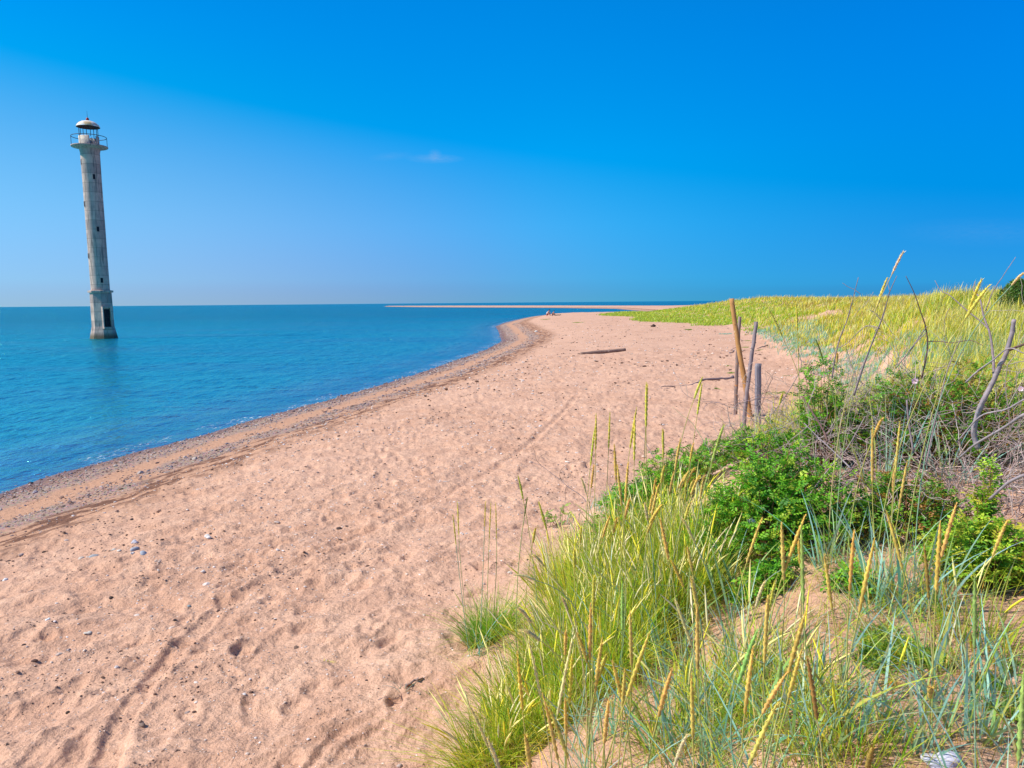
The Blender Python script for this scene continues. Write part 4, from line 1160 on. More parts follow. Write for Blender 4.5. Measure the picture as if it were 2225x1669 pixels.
# ---- lyme grass: broad blue-green leaves
LY0 = ([BLU, BLU2, (.44, .54, .10), (.66, .44, .10)], [4, 4, 3, 2]); LY1 = ([BLU2, BLU, (.52, .72, .70), LGRN, (.60, .50, .14)], [5, 3, 3, 3, 2])
def lyme(label, px, py, n, hgt, rad, seed, lean=.5, w0=.0095, group='lyme grass plants in the foreground', p=None):
    if n > 10: n = int(n * 1.3); hgt *= 1.12; rad *= 1.2
    return tussock('lyme_grass_plant', label, px, py, n, hgt, rad, LY0, LY1, w0, lean, seed, group=group, litter=n > 10, p=p)
LYM = [(1990, 960, 34, .62, .30, .4, 'blue green leaves in the middle of the brushwood behind the pink flower'), (2120, 1010, 26, .55, .25, .6, 'blue green leaves right behind the thick grey stump'), (1860, 940, 22, .55, .2, .5, 'blue green leaves between the rose shoots and the brushwood'),
       (1470, 1660, 24, .42, .14, .8, 'blue green clump on the bottom edge below the sand gap'), (1640, 1440, 16, .42, .12, .6, 'blue green leaves on the sand left of the open dune top'),
       (1400, 1540, 16, .42, .12, .6, 'blue green leaves among the ears under the big grass mass'), (2030, 1480, 16, .42, .10, .6, 'blue green leaves at the right end of the mossy patch'),
       (1965, 1330, 62, .50, .16, .5, 'largest blue green lyme clump, upright below the grey branches'),
       (1890, 1345, 16, .42, .07, .6, 'small blue green clump at the left foot of the largest lyme clump'),
       (2040, 1330, 16, .40, .08, .8, 'blue green clump leaning right beside the yellow green leafy bush'),
       (2095, 1600, 30, .44, .10, .6, 'blue green clump in the lower right sand below the moss patch'),
       (2180, 1570, 24, .46, .09, .5, 'blue green clump at the lower right edge, tall pale leaves'),
       (1990, 1640, 14, .34, .08, .8, 'sparse blue green clump beside the lilac stone'),
       (1868, 1600, 20, .40, .09, .8, 'low blue green clump in the open sand near the bottom edge'),
       (1790, 1560, 18, .42, .09, .7, 'blue green clump left of the open sand, bottom right quarter'),
       (1715, 1650, 26, .44, .12, .8, 'blue green clump spreading at the bottom edge among ochre ears'),
       (1650, 1540, 18, .42, .10, .6, 'thin blue green clump beneath the leaning ochre ears'),
       (1570, 1640, 22, .44, .12, .8, 'blue green clump at the bottom edge left of the sand patch'),
       (1500, 1590, 22, .42, .12, .8, 'blue green clump before the bare sand gap under the big grass mass'),
       (1335, 1610, 18, .42, .10, .7, 'blue green clump among straw ears, bottom middle'),
       (1440, 1450, 30, .46, .10, .5, 'broad-leaved blue green clump in front of the big grass mass'),
       (1305, 1400, 12, .46, .07, .5, 'dark blue green leaves rising inside the left of the big grass mass'),
       (1590, 1330, 22, .50, .10, .8, 'blue green clump arching right before the rose bush'),
       (1800, 1250, 12, .46, .06, .6, 'pair of blue green shoots crossing the lower rose leaves'),
       (2060, 1050, 26, .62, .14, .8, 'arching blue green clump under the thick grey stump'),
       (1920, 1080, 24, .75, .16, .3, 'tall blue green leaves rising through the grey brushwood'),
       (2210, 1500, 12, .40, .07, .7, 'blue green leaves cut by the right picture edge'),
       (2215, 1662, 14, .34, .07, .8, 'blue green shoots in the bottom right corner')]
for i, (px, py, n, h, rd, ln, lb_) in enumerate(LYM):
    lyme(lb_, px, py, n, h, rd, 400 + i, ln)
# the lone seedling on the open sand
lyme('blue green seedling alone on the open sand left of the bottom tussock', 876, 1512, 6, .17, .03, 450, .9, .006)
lyme('tiny grass seedling with two leaves, just above the lone blue green seedling', 790, 1446, 3, .05, .01, 451, 1.0, .004)

# ================================================================== STALKS WITH EARS
def W(k, u, v):
    if k == 7: return 1600 + u * .2827, 860 + v * .2827
    if k == 8: return 1600 + u * .2827, 1200 + v * .2827
    if k == 6: return 1100 + u * .2712, 860 + v * .2712
    if k == 1: return 900 + u * .2827, 1200 + v * .2827
    if k == 5: return 1760 + u * .217, 540 + v * .217
    if k == 4: return 1400 + u / 4.88, 620 + v / 4.88
EM = (.66, .56, .08); EO = (.76, .51, .12); EY = (.72, .58, .09); EG = (.36, .52, .12); EP = (.80, .64, .30); EB = (.42, .24, .06); ED = (.20, .22, .05)
EARS = [  # zone, tip u v, ear base u v, distance, colour
 (7,1120,175,1055,320,4.3,EO),(7,1045,235,1045,665,4.2,EO),(7,1258,195,1222,600,4.1,EO),(7,1222,470,1203,740,4.2,EO),(7,1315,495,1250,870,4.1,EO),(7,1150,880,1275,1330,3.2,EO),
 (7,200,935,80,1280,3.3,EO),(7,345,970,365,1420,3.0,EO),(7,535,910,372,1340,3.0,EO),(7,498,980,515,1600,2.7,EG),(7,478,1100,490,1300,3.2,EO),(7,672,1215,735,1640,2.9,EO),
 (7,905,1030,870,1500,2.9,EO),(7,1065,1090,945,1659,2.7,EO),(7,1695,820,1575,1240,3.4,EO),(7,1568,960,1535,1500,3.0,EO),(7,1443,1135,1478,1560,3.2,EB),(7,2085,955,1970,1230,3.2,EO),
 (7,215,1430,150,1620,3.2,EP),(8,1832,180,1830,740,2.6,EG),(8,240,330,215,850,2.6,EO),(8,535,450,400,930,2.6,EO),(8,505,745,400,1120,2.5,EO),(8,540,800,620,1280,2.3,EB),
 (8,165,590,15,1010,2.5,EG),(8,130,720,65,1240,2.4,EO),(8,320,1150,95,1640,2.2,EO),(8,395,920,200,1240,2.3,EO),(8,1030,1000,1135,1450,2.9,EP),(8,1050,1500,1000,1690,2.0,EB),
 (6,720,140,716,430,4.6,EY),(6,712,240,675,560,4.6,EY),(6,832,130,820,420,4.6,EY),(6,1045,90,992,420,4.8,EY),(6,1031,150,1025,520,4.8,EY),(6,1122,-110,1120,250,4.6,EY),
 (4,620,970,530,1200,5.0,EY),(4,612,1040,562,1370,5.0,EY),(6,1255,270,1258,500,4.6,EY),(6,1397,340,1350,600,4.4,EO),(6,1345,610,1305,790,4.3,EO),(6,865,385,880,680,4.0,EO),(6,888,550,925,880,3.8,EO),
 (6,978,525,953,850,3.9,EO),(6,1268,560,1240,700,4.4,EO),(6,1197,665,1180,800,4.3,EO),(6,1172,790,1145,950,4.2,EO),(6,1225,700,1165,960,4.1,EO),(6,1500,380,1472,530,4.6,EO),(6,1470,590,1395,750,4.3,EO),
 (6,1512,575,1450,700,4.3,EO),(6,1447,620,1385,740,4.4,EO),(6,1550,635,1480,790,4.2,EO),(6,1500,680,1465,770,4.3,EO),(6,1583,640,1552,840,4.2,EO),(6,1250,870,1150,1020,3.9,EY),(6,1105,860,1132,1000,4.0,EP),
 (6,1478,850,1428,1000,4.0,EY),(6,1742,235,1645,540,3.6,EG),(6,1408,985,1510,1180,3.2,EP),(6,1230,980,1300,1310,3.2,EO),(6,1318,1320,1420,1530,3.2,EY),(6,1450,1215,1492,1410,3.3,EO),(6,1480,1450,1532,1680,2.9,EP),
 (6,703,555,680,740,4.5,EO),(6,95,640,135,830,4.6,EY),(6,170,815,145,970,4.2,ED),(6,258,850,322,1070,4.2,EY),(6,235,1060,213,1180,4.1,EY),(6,992,820,950,980,4.0,EO),(6,885,980,858,1100,4.0,EO),(6,832,960,770,1140,4.0,EO),
 (6,603,665,640,780,4.5,EP),(6,600,1050,592,1180,4.0,EY),(6,1190,970,1130,1100,4.0,EY),
 (1,1380,180,1376,480,3.0,EY),(1,1356,390,1350,820,2.8,EO),(1,1658,450,1670,870,2.7,EO),(1,1812,610,1635,1110,2.5,EO),(1,1447,650,1388,1080,2.6,EO),(1,1480,780,1420,960,2.7,EY),(1,1600,240,1600,600,3.0,EG),
 (1,1215,670,1100,1250,2.6,EP),(1,875,660,972,1110,2.6,EP),(1,985,1080,1105,1600,2.3,EO),(1,790,760,832,1210,2.6,EY),(1,415,1165,570,1500,2.4,EP),(1,560,1430,660,1680,2.2,EP),(1,1030,1180,1180,1580,2.3,EO),
 (1,1160,1120,1167,1400,2.5,EO),(1,1215,780,1190,1160,2.6,EY),(1,1497,1120,1460,1470,2.5,EO),(1,1985,890,1878,1260,2.5,EO),(1,1620,890,1600,1220,2.6,EO),(1,2000,360,2132,720,2.8,EP),(1,2125,190,2190,520,2.9,EO),
 (1,2172,400,2180,900,2.7,EO),(1,2130,930,2142,1420,2.4,EO),(1,1520,830,1592,1120,2.6,EO),(1,850,1400,893,1660,2.3,EO),(1,2100,1400,2000,1640,2.2,EP),(1,1165,600,1160,790,2.9,EO),(1,795,430,900,540,2.9,EP),
 (1,835,600,965,680,2.8,EP),(1,770,178,930,215,3.2,EP),(1,1250,620,1330,850,2.8,EO),(1,1135,350,1180,450,3.1,EP),(1,910,20,1000,110,3.4,EP),(1,1230,-20,1232,120,3.5,EY),
 (5,940,30,820,260,4.4,EP),(5,775,290,668,590,4.6,EY),(5,1722,305,1590,610,4.0,EY),(5,1806,358,1555,700,4.0,EY),(5,2143,248,2018,370,4.2,EP),(5,58,915,122,1090,6.0,ED),
 (4,1608,170,1622,480,5.2,EY),(4,1308,240,1462,540,5.0,EY),(4,1820,580,1892,780,6.0,ED),(4,1470,1145,1430,1270,5.2,EY),(4,845,1480,780,1680,4.6,EY),(4,35,1040,15,1480,4.8,EY),(4,200,1530,195,1690,4.6,EY),
 (5,275,1050,270,1150,5.5,EO),(8,345,840,325,1020,2.5,EG),(8,2210,900,2170,1600,2.4,EG),(8,1490,1040,1488,1120,2.8,EO),(7,300,1420,250,1659,3.2,EY),(7,250,1530,230,1760,3.0,EO),
 (1,332,-392,343,-134,5.25,EM),(1,297,-293,322,-56,5.25,EM),(1,548,-392,541,-194,5.25,EM),(1,590,-392,577,-102,5.25,EM),(1,626,-385,633,-102,5.25,EM)]
stalks = []
for k_, u1, v1, u2, v2, r_e, c_ in EARS:
    tx, ty = W(k_, u1, v1); bx, by = W(k_, u2, v2)
    tip = atr(tx, ty, r_e - .04); eb = atr(bx, by, r_e)
    # follow the stalk down to the sand
    L_ = np.linalg.norm(tip - eb)
    slope = (eb - tip)[:2] / max(abs((eb - tip)[2]), .05)
    gz = H(eb[0], eb[1]); dz = max(eb[2] - gz, .12)
    root = np.array([eb[0], eb[1]]) + np.clip(slope, -.6, .6) * dz * .35
    root3 = np.array([root[0], root[1], H(*root) - .02])
    stalks.append((tip, eb, root3, c_))
# stalks rooted close together are one plant
cl = []
for i, s__ in enumerate(stalks):
    best = None
    for c_ in cl:
        d_c = np.linalg.norm(np.mean([stalks[j][2][:2] for j in c_], 0) - s__[2][:2])
        if d_c < .20 and len(c_) < 7 and (best is None or d_c < best[0]): best = (d_c, c_)
    if best: best[1].append(i)
    else: cl.append([i])
CN = {EO: 'ochre', EY: 'yellow', EG: 'green', EP: 'pale straw', EB: 'brown', ED: 'dark green', EM: 'slim yellow'}
NUM = ['no', 'one', 'two', 'three', 'four', 'five', 'six', 'seven']
EAR_LABELS = {
 0: 'lone ochre ear bending over the top of the ear beside it, before the brushwood',
 1: 'tall plant with four ochre ears standing in front of the grey brushwood',
 2: 'three ears crossing low in front of the largest blue green lyme clump',
 3: 'ochre ear beside the white rose flower with pale ears below it',
 4: 'three ochre ears forming a V below the large rose bush',
 5: 'fat green ear with an ochre ear beside it, under the large rose bush',
 6: 'short ochre ear hidden behind the fat green ear',
 7: 'three ears rising left of the largest lyme clump, over bare sand',
 8: 'ochre ear leaning right at the left side of the yellow green bush',
 9: 'pair of upright ochre ears between the largest lyme clump and the yellow green bush',
 10: 'single thick green ear right of the mossy patch',
 11: 'six ears in a leaning bundle over bare sand, lower right quarter',
 12: 'single brown ear standing in the sand left of the mossy patch',
 13: 'three ochre ears leaning steeply right, bottom edge under the sand patch',
 14: 'short brown ear cut by the bottom edge, left of the lilac stone',
 15: 'five slim ears against the open beach, leftmost of the tall yellow groups',
 16: 'three slim yellow ears against the open beach, middle of the tall yellow groups',
 17: 'plant with the highest yellow ear seen against the beach left of the posts',
 18: 'pair of yellow ears leaning right just left of the post feet',
 19: 'dense fan of seven ochre ears at the top right of the big grass mass',
 20: 'five ears at the top left of the big grass mass, before rose leaves',
 21: 'six ochre ears in the top middle of the big grass mass',
 22: 'three short ochre ears where the big grass mass meets the rose bush',
 23: 'single long green ear rising past the left side of the large rose bush',
 24: 'three ears curving left across the right side of the big grass mass',
 25: 'pale and ochre ears at the lower right corner of the big grass mass',
 26: 'single thin yellow ear standing alone on the sand side, furthest left and high',
 27: 'dark green ear with a short yellow one, on the sand side of the grass',
 28: 'two yellow ears leaning left beside the bare branching twig',
 29: 'five mixed ears in the middle of the big grass mass, one of them green',
 30: 'four ears standing upright in the lower middle of the big grass mass',
 31: 'bundle of seven crossing ears at the bottom centre right',
 32: 'four long ears leaning left at the bottom edge, near the fountain-shaped tussock',
 33: 'single pale straw ear leaning left across the fountain-shaped tussock',
 34: 'four ochre ears close together at the bottom centre',
 35: 'single pale straw ear at the bottom edge between two ochre groups',
 36: 'two pale ears drooping left over the sand from the big grass mass',
 37: 'pale ear and yellow ear at the left shoulder of the big grass mass',
 38: 'two ears standing highest against the sky above the dune',
 39: 'pale ear arching in from the right edge against the sky, over the juniper',
 40: 'two dark green ears drooping right above the rose shoots, before lyme edge',
 41: 'single pale upright ear over the dune grass right of the posts',
 42: 'single yellow ear leaning left over the dune grass right behind the posts',
 43: 'single short yellow ear beside the rose shoots right of the plank post',
 44: 'single yellow ear leaning right among leaves below the post feet',
 45: 'short ochre ear among twigs just above the brushwood, left side',
 46: 'thick green ear cut by the right picture edge'}
def topx(p):                            # picture position of a point, used only to word the labels
    v = p - CAM; z_ = v @ _F
    return CW / 2 + FPX * (v @ _R) / z_, CH / 2 - FPX * (v @ _U) / z_
ear_info = []
for ci, mem in enumerate(cl):
    rg = np.random.default_rng(600 + ci)
    ctr = np.mean([stalks[j][2][:2] for j in mem], 0); ctr = np.array([ctr[0], ctr[1], H(*ctr)])
    lb_ = EAR_LABELS.get(ci, 'lyme grass plant with ears')
    t = empty('lyme_grass_plant', ctr, lb_, 'grass', 'lyme grass plants in ear')
    ear_info.append((ci, len(mem), [CN[stalks[j][3]] for j in mem], tuple(round(v / 2225 * 1024) for v in topx(stalks[mem[0]][0])), round(float(np.hypot(*ctr[:2])), 1), lb_))
    for j in mem:
        tip, eb, rt, c_ = stalks[j]
        rt = rt * .45 + np.array([ctr[0], ctr[1], rt[2]]) * .55 + np.append(rg.normal(0, .02, 2), 0)
        rt[2] = H(rt[0], rt[1]) - .02
        kk = 12; u = np.linspace(0, 1, kk)[:, None]
        ctrl = eb + (eb - tip) / max(np.linalg.norm(eb - tip), .01) * np.linalg.norm(eb - rt) * .45
        ctrl[2] = max(ctrl[2], rt[2] + .08)
        P = (1 - u) ** 2 * rt + 2 * u * (1 - u) * ctrl + u ** 2 * eb
        sc_ = (.30, .38, .12) if c_ in (EG, EO, EY, ED, EM) else (.52, .42, .18)
        if rg.random() < .3: sc_ = (.26, .40, .26)
        se = (.50, .42, .10) if c_ in (EO, EY) else sc_
        cc = np.array(sc_) * (1 - u) + np.array(se) * u
        V_, F_, C_ = tubes(P[None] - ctr, (np.linspace(.0028, .0018, kk) * rg.uniform(.9, 1.2))[None], 4, cc[None])
        mb = MB(); mb.add(V_, F_, C_); st = mb.build('stalk', M_EAR, t)
        kk = 22; u = np.linspace(0, 1, kk)[:, None]
        mid_ = (eb + tip) / 2 + (P[-1] - P[-2]) / np.linalg.norm(P[-1] - P[-2]) * .02 + np.array([0, 0, .012])
        Q = (1 - u) ** 2 * eb + 2 * u * (1 - u) * mid_ + u ** 2 * tip
        L_ = np.linalg.norm(tip - eb)
        th_ = {EG: .0072, ED: .0045, EP: .0062, EM: .0042}.get(c_, .0072) * rg.uniform(.85, 1.1)
        uu = u[:, 0]
        rad = th_ * np.clip(np.sin(np.clip(uu * .92 + .08, 0, 1) ** .75 * math.pi), .08, 1) ** .6 * (1 + .30 * ((np.arange(kk) % 2) * 2 - 1)) * rg.uniform(.92, 1.08, kk)
        cv = np.array(c_)[None] * rg.uniform(.85, 1.12, 3) * rg.uniform(.7, 1.25, (kk, 1)) * (1 + .25 * (uu[:, None] - .5) * np.array([1, .8, .3]))
        V_, F_, C_ = tubes(Q[None] - ctr, rad[None], 7, cv[None], twist=.45)
        mb = MB(); mb.add(V_, F_, C_)
        # husk tips bristle away from the spike
        nb = 46; ui = rg.integers(1, kk - 2, nb); aa = rg.uniform(0, 6.28, nb)
        tg = nrm(Q[ui + 1] - Q[ui]); sd = nrm(np.cross(tg, np.array([.3, .9, .1]))); s2 = np.cross(tg, sd)
        o_ = np.cos(aa)[:, None] * sd + np.sin(aa)[:, None] * s2
        b0 = Q[ui] - ctr; w_ = np.cross(tg, o_) * .0016
        Vb = np.stack([b0 + o_ * rad[ui][:, None] * .7 - w_, b0 + o_ * rad[ui][:, None] * .7 + w_, b0 + o_ * (rad[ui][:, None] + .005) + tg * .018], 1).reshape(-1, 3)
        mb.add(Vb, [np.arange(nb * 3).reshape(-1, 3)], np.array(c_) * 1.15)
        mb.build('seed_head', M_EAR, st)
    n = 4 + 2 * len(mem); n = min(n, 16)
    a = rg.uniform(0, 6.28, n); q = .05 * np.sqrt(rg.random(n)); bx, by = ctr[0] + q * np.cos(a), ctr[1] + q * np.sin(a)
    V_, F_, C_ = blades(np.stack([bx - ctr[0], by - ctr[1], height(bx, by) - ctr[2] - .01], -1), rg.uniform(.25, .58, n), rg.uniform(.004, .010, n), rg.uniform(0, 6.28, n), rg.uniform(.1, .5, n), rg.uniform(.1, .7, n),
                        colmix(n, *LY0, rg), colmix(n, *LY1, rg), 7, None, rg)
    link('leaves', mk_mesh('leaves', V_, F_, C_, False), M_GRASS, t)

# ================================================================== BUSHES
def rose(label, px, py, rx, ry, hgt, nshoot, seed, pal=0, upright=.35, group='rose bushes on the dune', flowers=(), off=(0, 0), cat='bush', dens=9):
    p = G(px, py); rg = np.random.default_rng(seed)
    p = p + np.array([off[0], off[1], 0]); p[2] = H(p[0], p[1])
    t = empty('rose_bush', p, label, cat, group)
    kk = 9; u = np.linspace(0, 1, kk)
    a = rg.uniform(0, 6.28, nshoot); q = np.sqrt(rg.random(nshoot))
    ex = q * np.cos(a) * rx; ey = q * np.sin(a) * ry
    lump = 1 + .35 * fbm((ex + p[0]) * 2.2, (ey + p[1]) * 2.2, 2, seed)
    hh = hgt * np.sqrt(np.clip(1.08 - q ** 2, .06, 1)) * rg.uniform(.5, 1.08, nshoot) * lump
    gz = height(ex + p[0], ey + p[1]) - p[2]
    st = np.stack([ex * .45 + rg.normal(0, .03, nshoot), ey * .45 + rg.normal(0, .03, nshoot), 0 * ex], -1)
    st[:, 2] = height(st[:, 0] + p[0], st[:, 1] + p[1]) - p[2] - .02
    en = np.stack([ex, ey, gz + hh], -1)
    md = (st + en) / 2 + np.stack([(st[:, 0] - ex) * .25, (st[:, 1] - ey) * .25, hh * upright], -1)
    P = (1 - u)[None, :, None] ** 2 * st[:, None] + 2 * (u * (1 - u))[None, :, None] * md[:, None] + (u ** 2)[None, :, None] * en[:, None]
    P += rg.normal(0, .006, P.shape)
    cs = np.broadcast_to(np.array([(.24, .10, .05)]), (nshoot, kk, 3)) * rg.uniform(.6, 1.5, (nshoot, 1, 1))
    V_, F_, C_ = tubes(P, np.linspace(.0035, .0013, kk)[None] * np.ones((nshoot, 1)), 3, cs)
    mb = MB(); mb.add(V_, F_, C_); mb.build('stems', M_TWIG, t)
    # compound leaves along the upper part of each shoot
    nl = nshoot * dens
    si = np.repeat(np.arange(nshoot), dens); uu = 1 - rg.random(nl) ** 1.3 * .72
    fi = uu * (kk - 1); i0 = np.clip(fi.astype(int), 0, kk - 2); f = (fi - i0)[:, None]
    b0 = P[si, i0] * (1 - f) + P[si, i0 + 1] * f
    az = rg.uniform(0, 6.28, nl); el = rg.normal(.35, .4, nl)
    ax = np.stack([np.cos(az) * np.cos(el), np.sin(az) * np.cos(el), np.sin(el)], -1)
    sd = nrm(np.cross(ax, np.array([0, 0, 1.0]) + rg.normal(0, .35, (nl, 3)))); up = np.cross(sd, ax)
    LL = rg.uniform(.045, .085, nl)
    palc = [((.14, .42, .02), (.26, .56, .03), (.06, .22, .02), (.46, .60, .04)), ((.26, .50, .03), (.44, .62, .04), (.58, .56, .05), (.12, .32, .02)),
            ((.11, .32, .02), (.18, .42, .03), (.34, .48, .04), (.36, .17, .03))][pal]
    cl_ = colmix(nl, palc, [5, 4, 3, 2], rg, .2)
    Vs, Cs = [], []
    # leaflets: tip plus three opposite pairs
    for pos_, sgn, sz in ((1.0, 0, .42), (.72, 1, .36), (.72, -1, .36), (.42, 1, .34), (.42, -1, .34), (.15, 1, .26), (.15, -1, .26)):
        o = b0 + ax * (LL * pos_ * .72)[:, None]
        d_ = nrm(ax * (1.0 if sgn == 0 else .45) + sd * sgn * 1.0 - up * .12)
        w_ = nrm(np.cross(d_, up)); l_ = (LL * sz)[:, None]
        droop = up * -.12 * l_
        Vs.append(np.stack([o, o + d_ * l_ * .5 + w_ * l_ * .32 + up * .10 * l_, o + d_ * l_ + droop, o + d_ * l_ * .5 - w_ * l_ * .32 + up * .10 * l_], 1))
        Cs.append(np.repeat((cl_ * rg.uniform(.85, 1.15, (nl, 1)))[:, None], 4, 1))
    Vq = np.stack(Vs, 1).reshape(-1, 3); Cq = np.stack(Cs, 1).reshape(-1, 3)
    idx = np.arange(len(Vq)).reshape(-1, 4)
    F3 = np.concatenate([idx[:, [0, 1, 2]], idx[:, [0, 2, 3]]])
    link('foliage', mk_mesh('foliage', Vq, [F3], Cq, False), M_ROSE, t)
    for fx, fy, fr_, fc in flowers:
        r_b = math.hypot(p[0], p[1]) - ry * .55
        c_ = atr(fx, fy, max(r_b, 1.5)); to = nrm(CAM - c_ + np.array([-.5, 0, 1.0]))
        s1 = nrm(np.cross(to, np.array([0, 0, 1.0]))); s2 = np.cross(s1, to)
        mb = MB()
        for k in range(5):
            aa = k * 2 * math.pi / 5 + .2
            dr = math.cos(aa) * s1 + math.sin(aa) * s2; pr = -math.sin(aa) * s1 + math.cos(aa) * s2
            vv = [c_, c_ + dr * .45 * fr_ - pr * .42 * fr_ + to * .003, c_ + dr * 1.0 * fr_ - pr * .36 * fr_ + to * .008, c_ + dr * .92 * fr_ + to * .006, c_ + dr * 1.0 * fr_ + pr * .36 * fr_ + to * .008, c_ + dr * .45 * fr_ + pr * .42 * fr_ + to * .003]
            mb.add(np.array(vv) - p, [np.array([[0, 1, 3], [1, 2, 3], [0, 3, 5], [3, 4, 5]])], fc)
        fo_ = mb.build('flower', M_PETAL, t, False)
        mb = MB(); iv, if_ = ico(1); mb.add(iv * fr_ * .18 + (c_ + to * .006 - p), [if_], (.65, .42, .05)); mb.build('stamens', M_EAR, fo_)
    return t
rose('large bright green rose bush with a white flower, right of the big grass mass', 1690, 1215, .62, .55, .62, 330, 701, 0, flowers=((1632, 1135, .028, (.80, .70, .74)),), off=(0, .25), dens=11)
rose('sprawling rose leaves just behind the top of the big grass mass', 1430, 1120, .85, .50, .46, 260, 702, 0, dens=10)
rose('small sprig of rose leaves reaching left over the sand from the grass mass', 1222, 1150, .34, .16, .24, 12, 703, 0, dens=4)
rose('rose leaves hanging before the feet of the posts', 1650, 1010, .55, .35, .42, 90, 704, 0, dens=9)
rose('upright reddish stemmed rose shoots right of the posts, in front of the lyme edge', 1790, 1030, .30, .30, .95, 70, 705, 0, .5, dens=12, off=(0, .1))
rose('dark green rose bush growing through the grey brushwood', 2010, 1010, 1.15, .75, .85, 480, 706, 2, flowers=((1988, 828, .026, (.70, .42, .52)), (2218, 845, .022, (.70, .45, .54))), dens=9)
rose('low rose seedlings with yellowed tips on the sand below the large rose bush', 1660, 1300, .20, .13, .16, 60, 707, 0, dens=9)
rose('low leafy sprig right of the low rose seedlings, before the blue green clump', 1850, 1305, .16, .10, .13, 34, 708, 0, dens=8)
rose('yellow green leafy bush at the right edge below the grey branches', 2130, 1275, .34, .26, .36, 150, 709, 1, dens=10)
rose('tall yellow green shoot rising from the yellow green leafy bush', 2135, 1220, .09, .09, .62, 16, 710, 1, .55, dens=14)
rose('dark leafy sprigs left of the yellow green bush, under the brushwood', 1945, 1175, .50, .34, .34, 170, 711, 2, dens=8)

# low creeping green plants
def creeper(label, px, py, rx, ry, hgt, n, seed, pal, group):
    p = G(px, py); rg = np.random.default_rng(seed)
    a = rg.uniform(0, 6.28, n); q = np.sqrt(rg.random(n)) * (1 + .4 * np.sin(a * 3 + seed))
    x, y = p[0] + q * np.cos(a) * rx, p[1] + q * np.sin(a) * ry
    V_, F_, C_ = blades(np.stack([x, y, height(x, y) - .01], -1) - p, hgt * rg.uniform(.4, 1.1, n), hgt * .16 * rg.uniform(.6, 1.4, n), rg.uniform(0, 6.28, n), rg.uniform(.2, 1.3, n), rg.uniform(0, .7, n), colmix(n, *pal[0], rg), colmix(n, *pal[1], rg), 4, None, rg)
    o = link('ground_plant', mk_mesh('ground_plant', V_, F_, C_, False), M_GRASS); o.location = tuple(p)
    return tag(o, label, 'plant', group)
CP = (([GRN, DGRN, BRN], [4, 2, 1]), ([(.24, .36, .04), GRN, YEL], [4, 3, 1]))
g1 = 'small green plants on the foreground sand'
creeper('mossy yellow green patch in the foreground sand, lower right', 1945, 1435, .17, .15, .07, 1500, 801, CP, g1)
creeper('small dark green sprout right of the mossy patch', 2150, 1500, .06, .06, .06, 240, 802, CP, g1)
creeper('small green sprout under the mossy patch', 1915, 1475, .04, .04, .05, 120, 803, CP, g1)
creeper('green sprout at the right edge below the lyme clump', 2212, 1560, .08, .08, .08, 300, 804, CP, g1)
creeper('green sprout between the mossy patch and the right edge', 2185, 1462, .05, .05, .05, 160, 805, CP, g1)
creeper('orange brown dry sprout in the open sand near the bottom', 1935, 1510, .03, .03, .05, 60, 806, (([OCH, BRN], [3, 2]), ([OCH, STRAW], [3, 2])), g1)
creeper('flat yellow green leaf litter lying alone on the open sand', 715, 1447, .05, .012, .03, 26, 807, (([YEL, LGRN], [3, 2]), ([YEL, LGRN], [3, 2])), g1)
g2 = 'low green mats on the beach by the dune foot'
for i, (px, py, rx, ry, lb_) in enumerate([(1692, 858, .50, .35, 'widest green mat, long and flat, right of the plank post'), (1712, 818, .14, .16, 'small green mat under the dune edge right of the posts'),
        (1620, 757, .22, .3, 'green mat right behind the crossing of the tall posts'), (1626, 741, .2, .3, 'yellow green mat higher up behind the tall posts'), (1583, 798, .12, .12, 'tiny green mat just left of the tallest post'),
        (1588, 813, .16, .12, 'green tuft above the thick end of the long branch'), (1558, 847, .08, .08, 'tiny green tuft below the long branch'), (1650, 764, .3, .3, 'green mat right of the grey bark post top'),
        (1577, 727, .4, .6, 'blue green tuft alone on the sand left of the dune foot'), (1497, 718, .25, .3, 'small yellow green tuft on the open upper beach'), (1185, 695, .7, 1.0, 'olive tuft on the berm below the sitting people'), (1255, 702, .7, .9, 'yellowish tuft right of the sitting people on the sand')]):
    pal = CP if i not in (8,) else (([BLU, BLU2], [3, 2]), ([BLU2, BLU], [3, 2]))
    creeper(lb_, px, py, rx, ry, .05 if i < 8 else .14, 900 if i == 0 else 420, 820 + i, pal, g2)

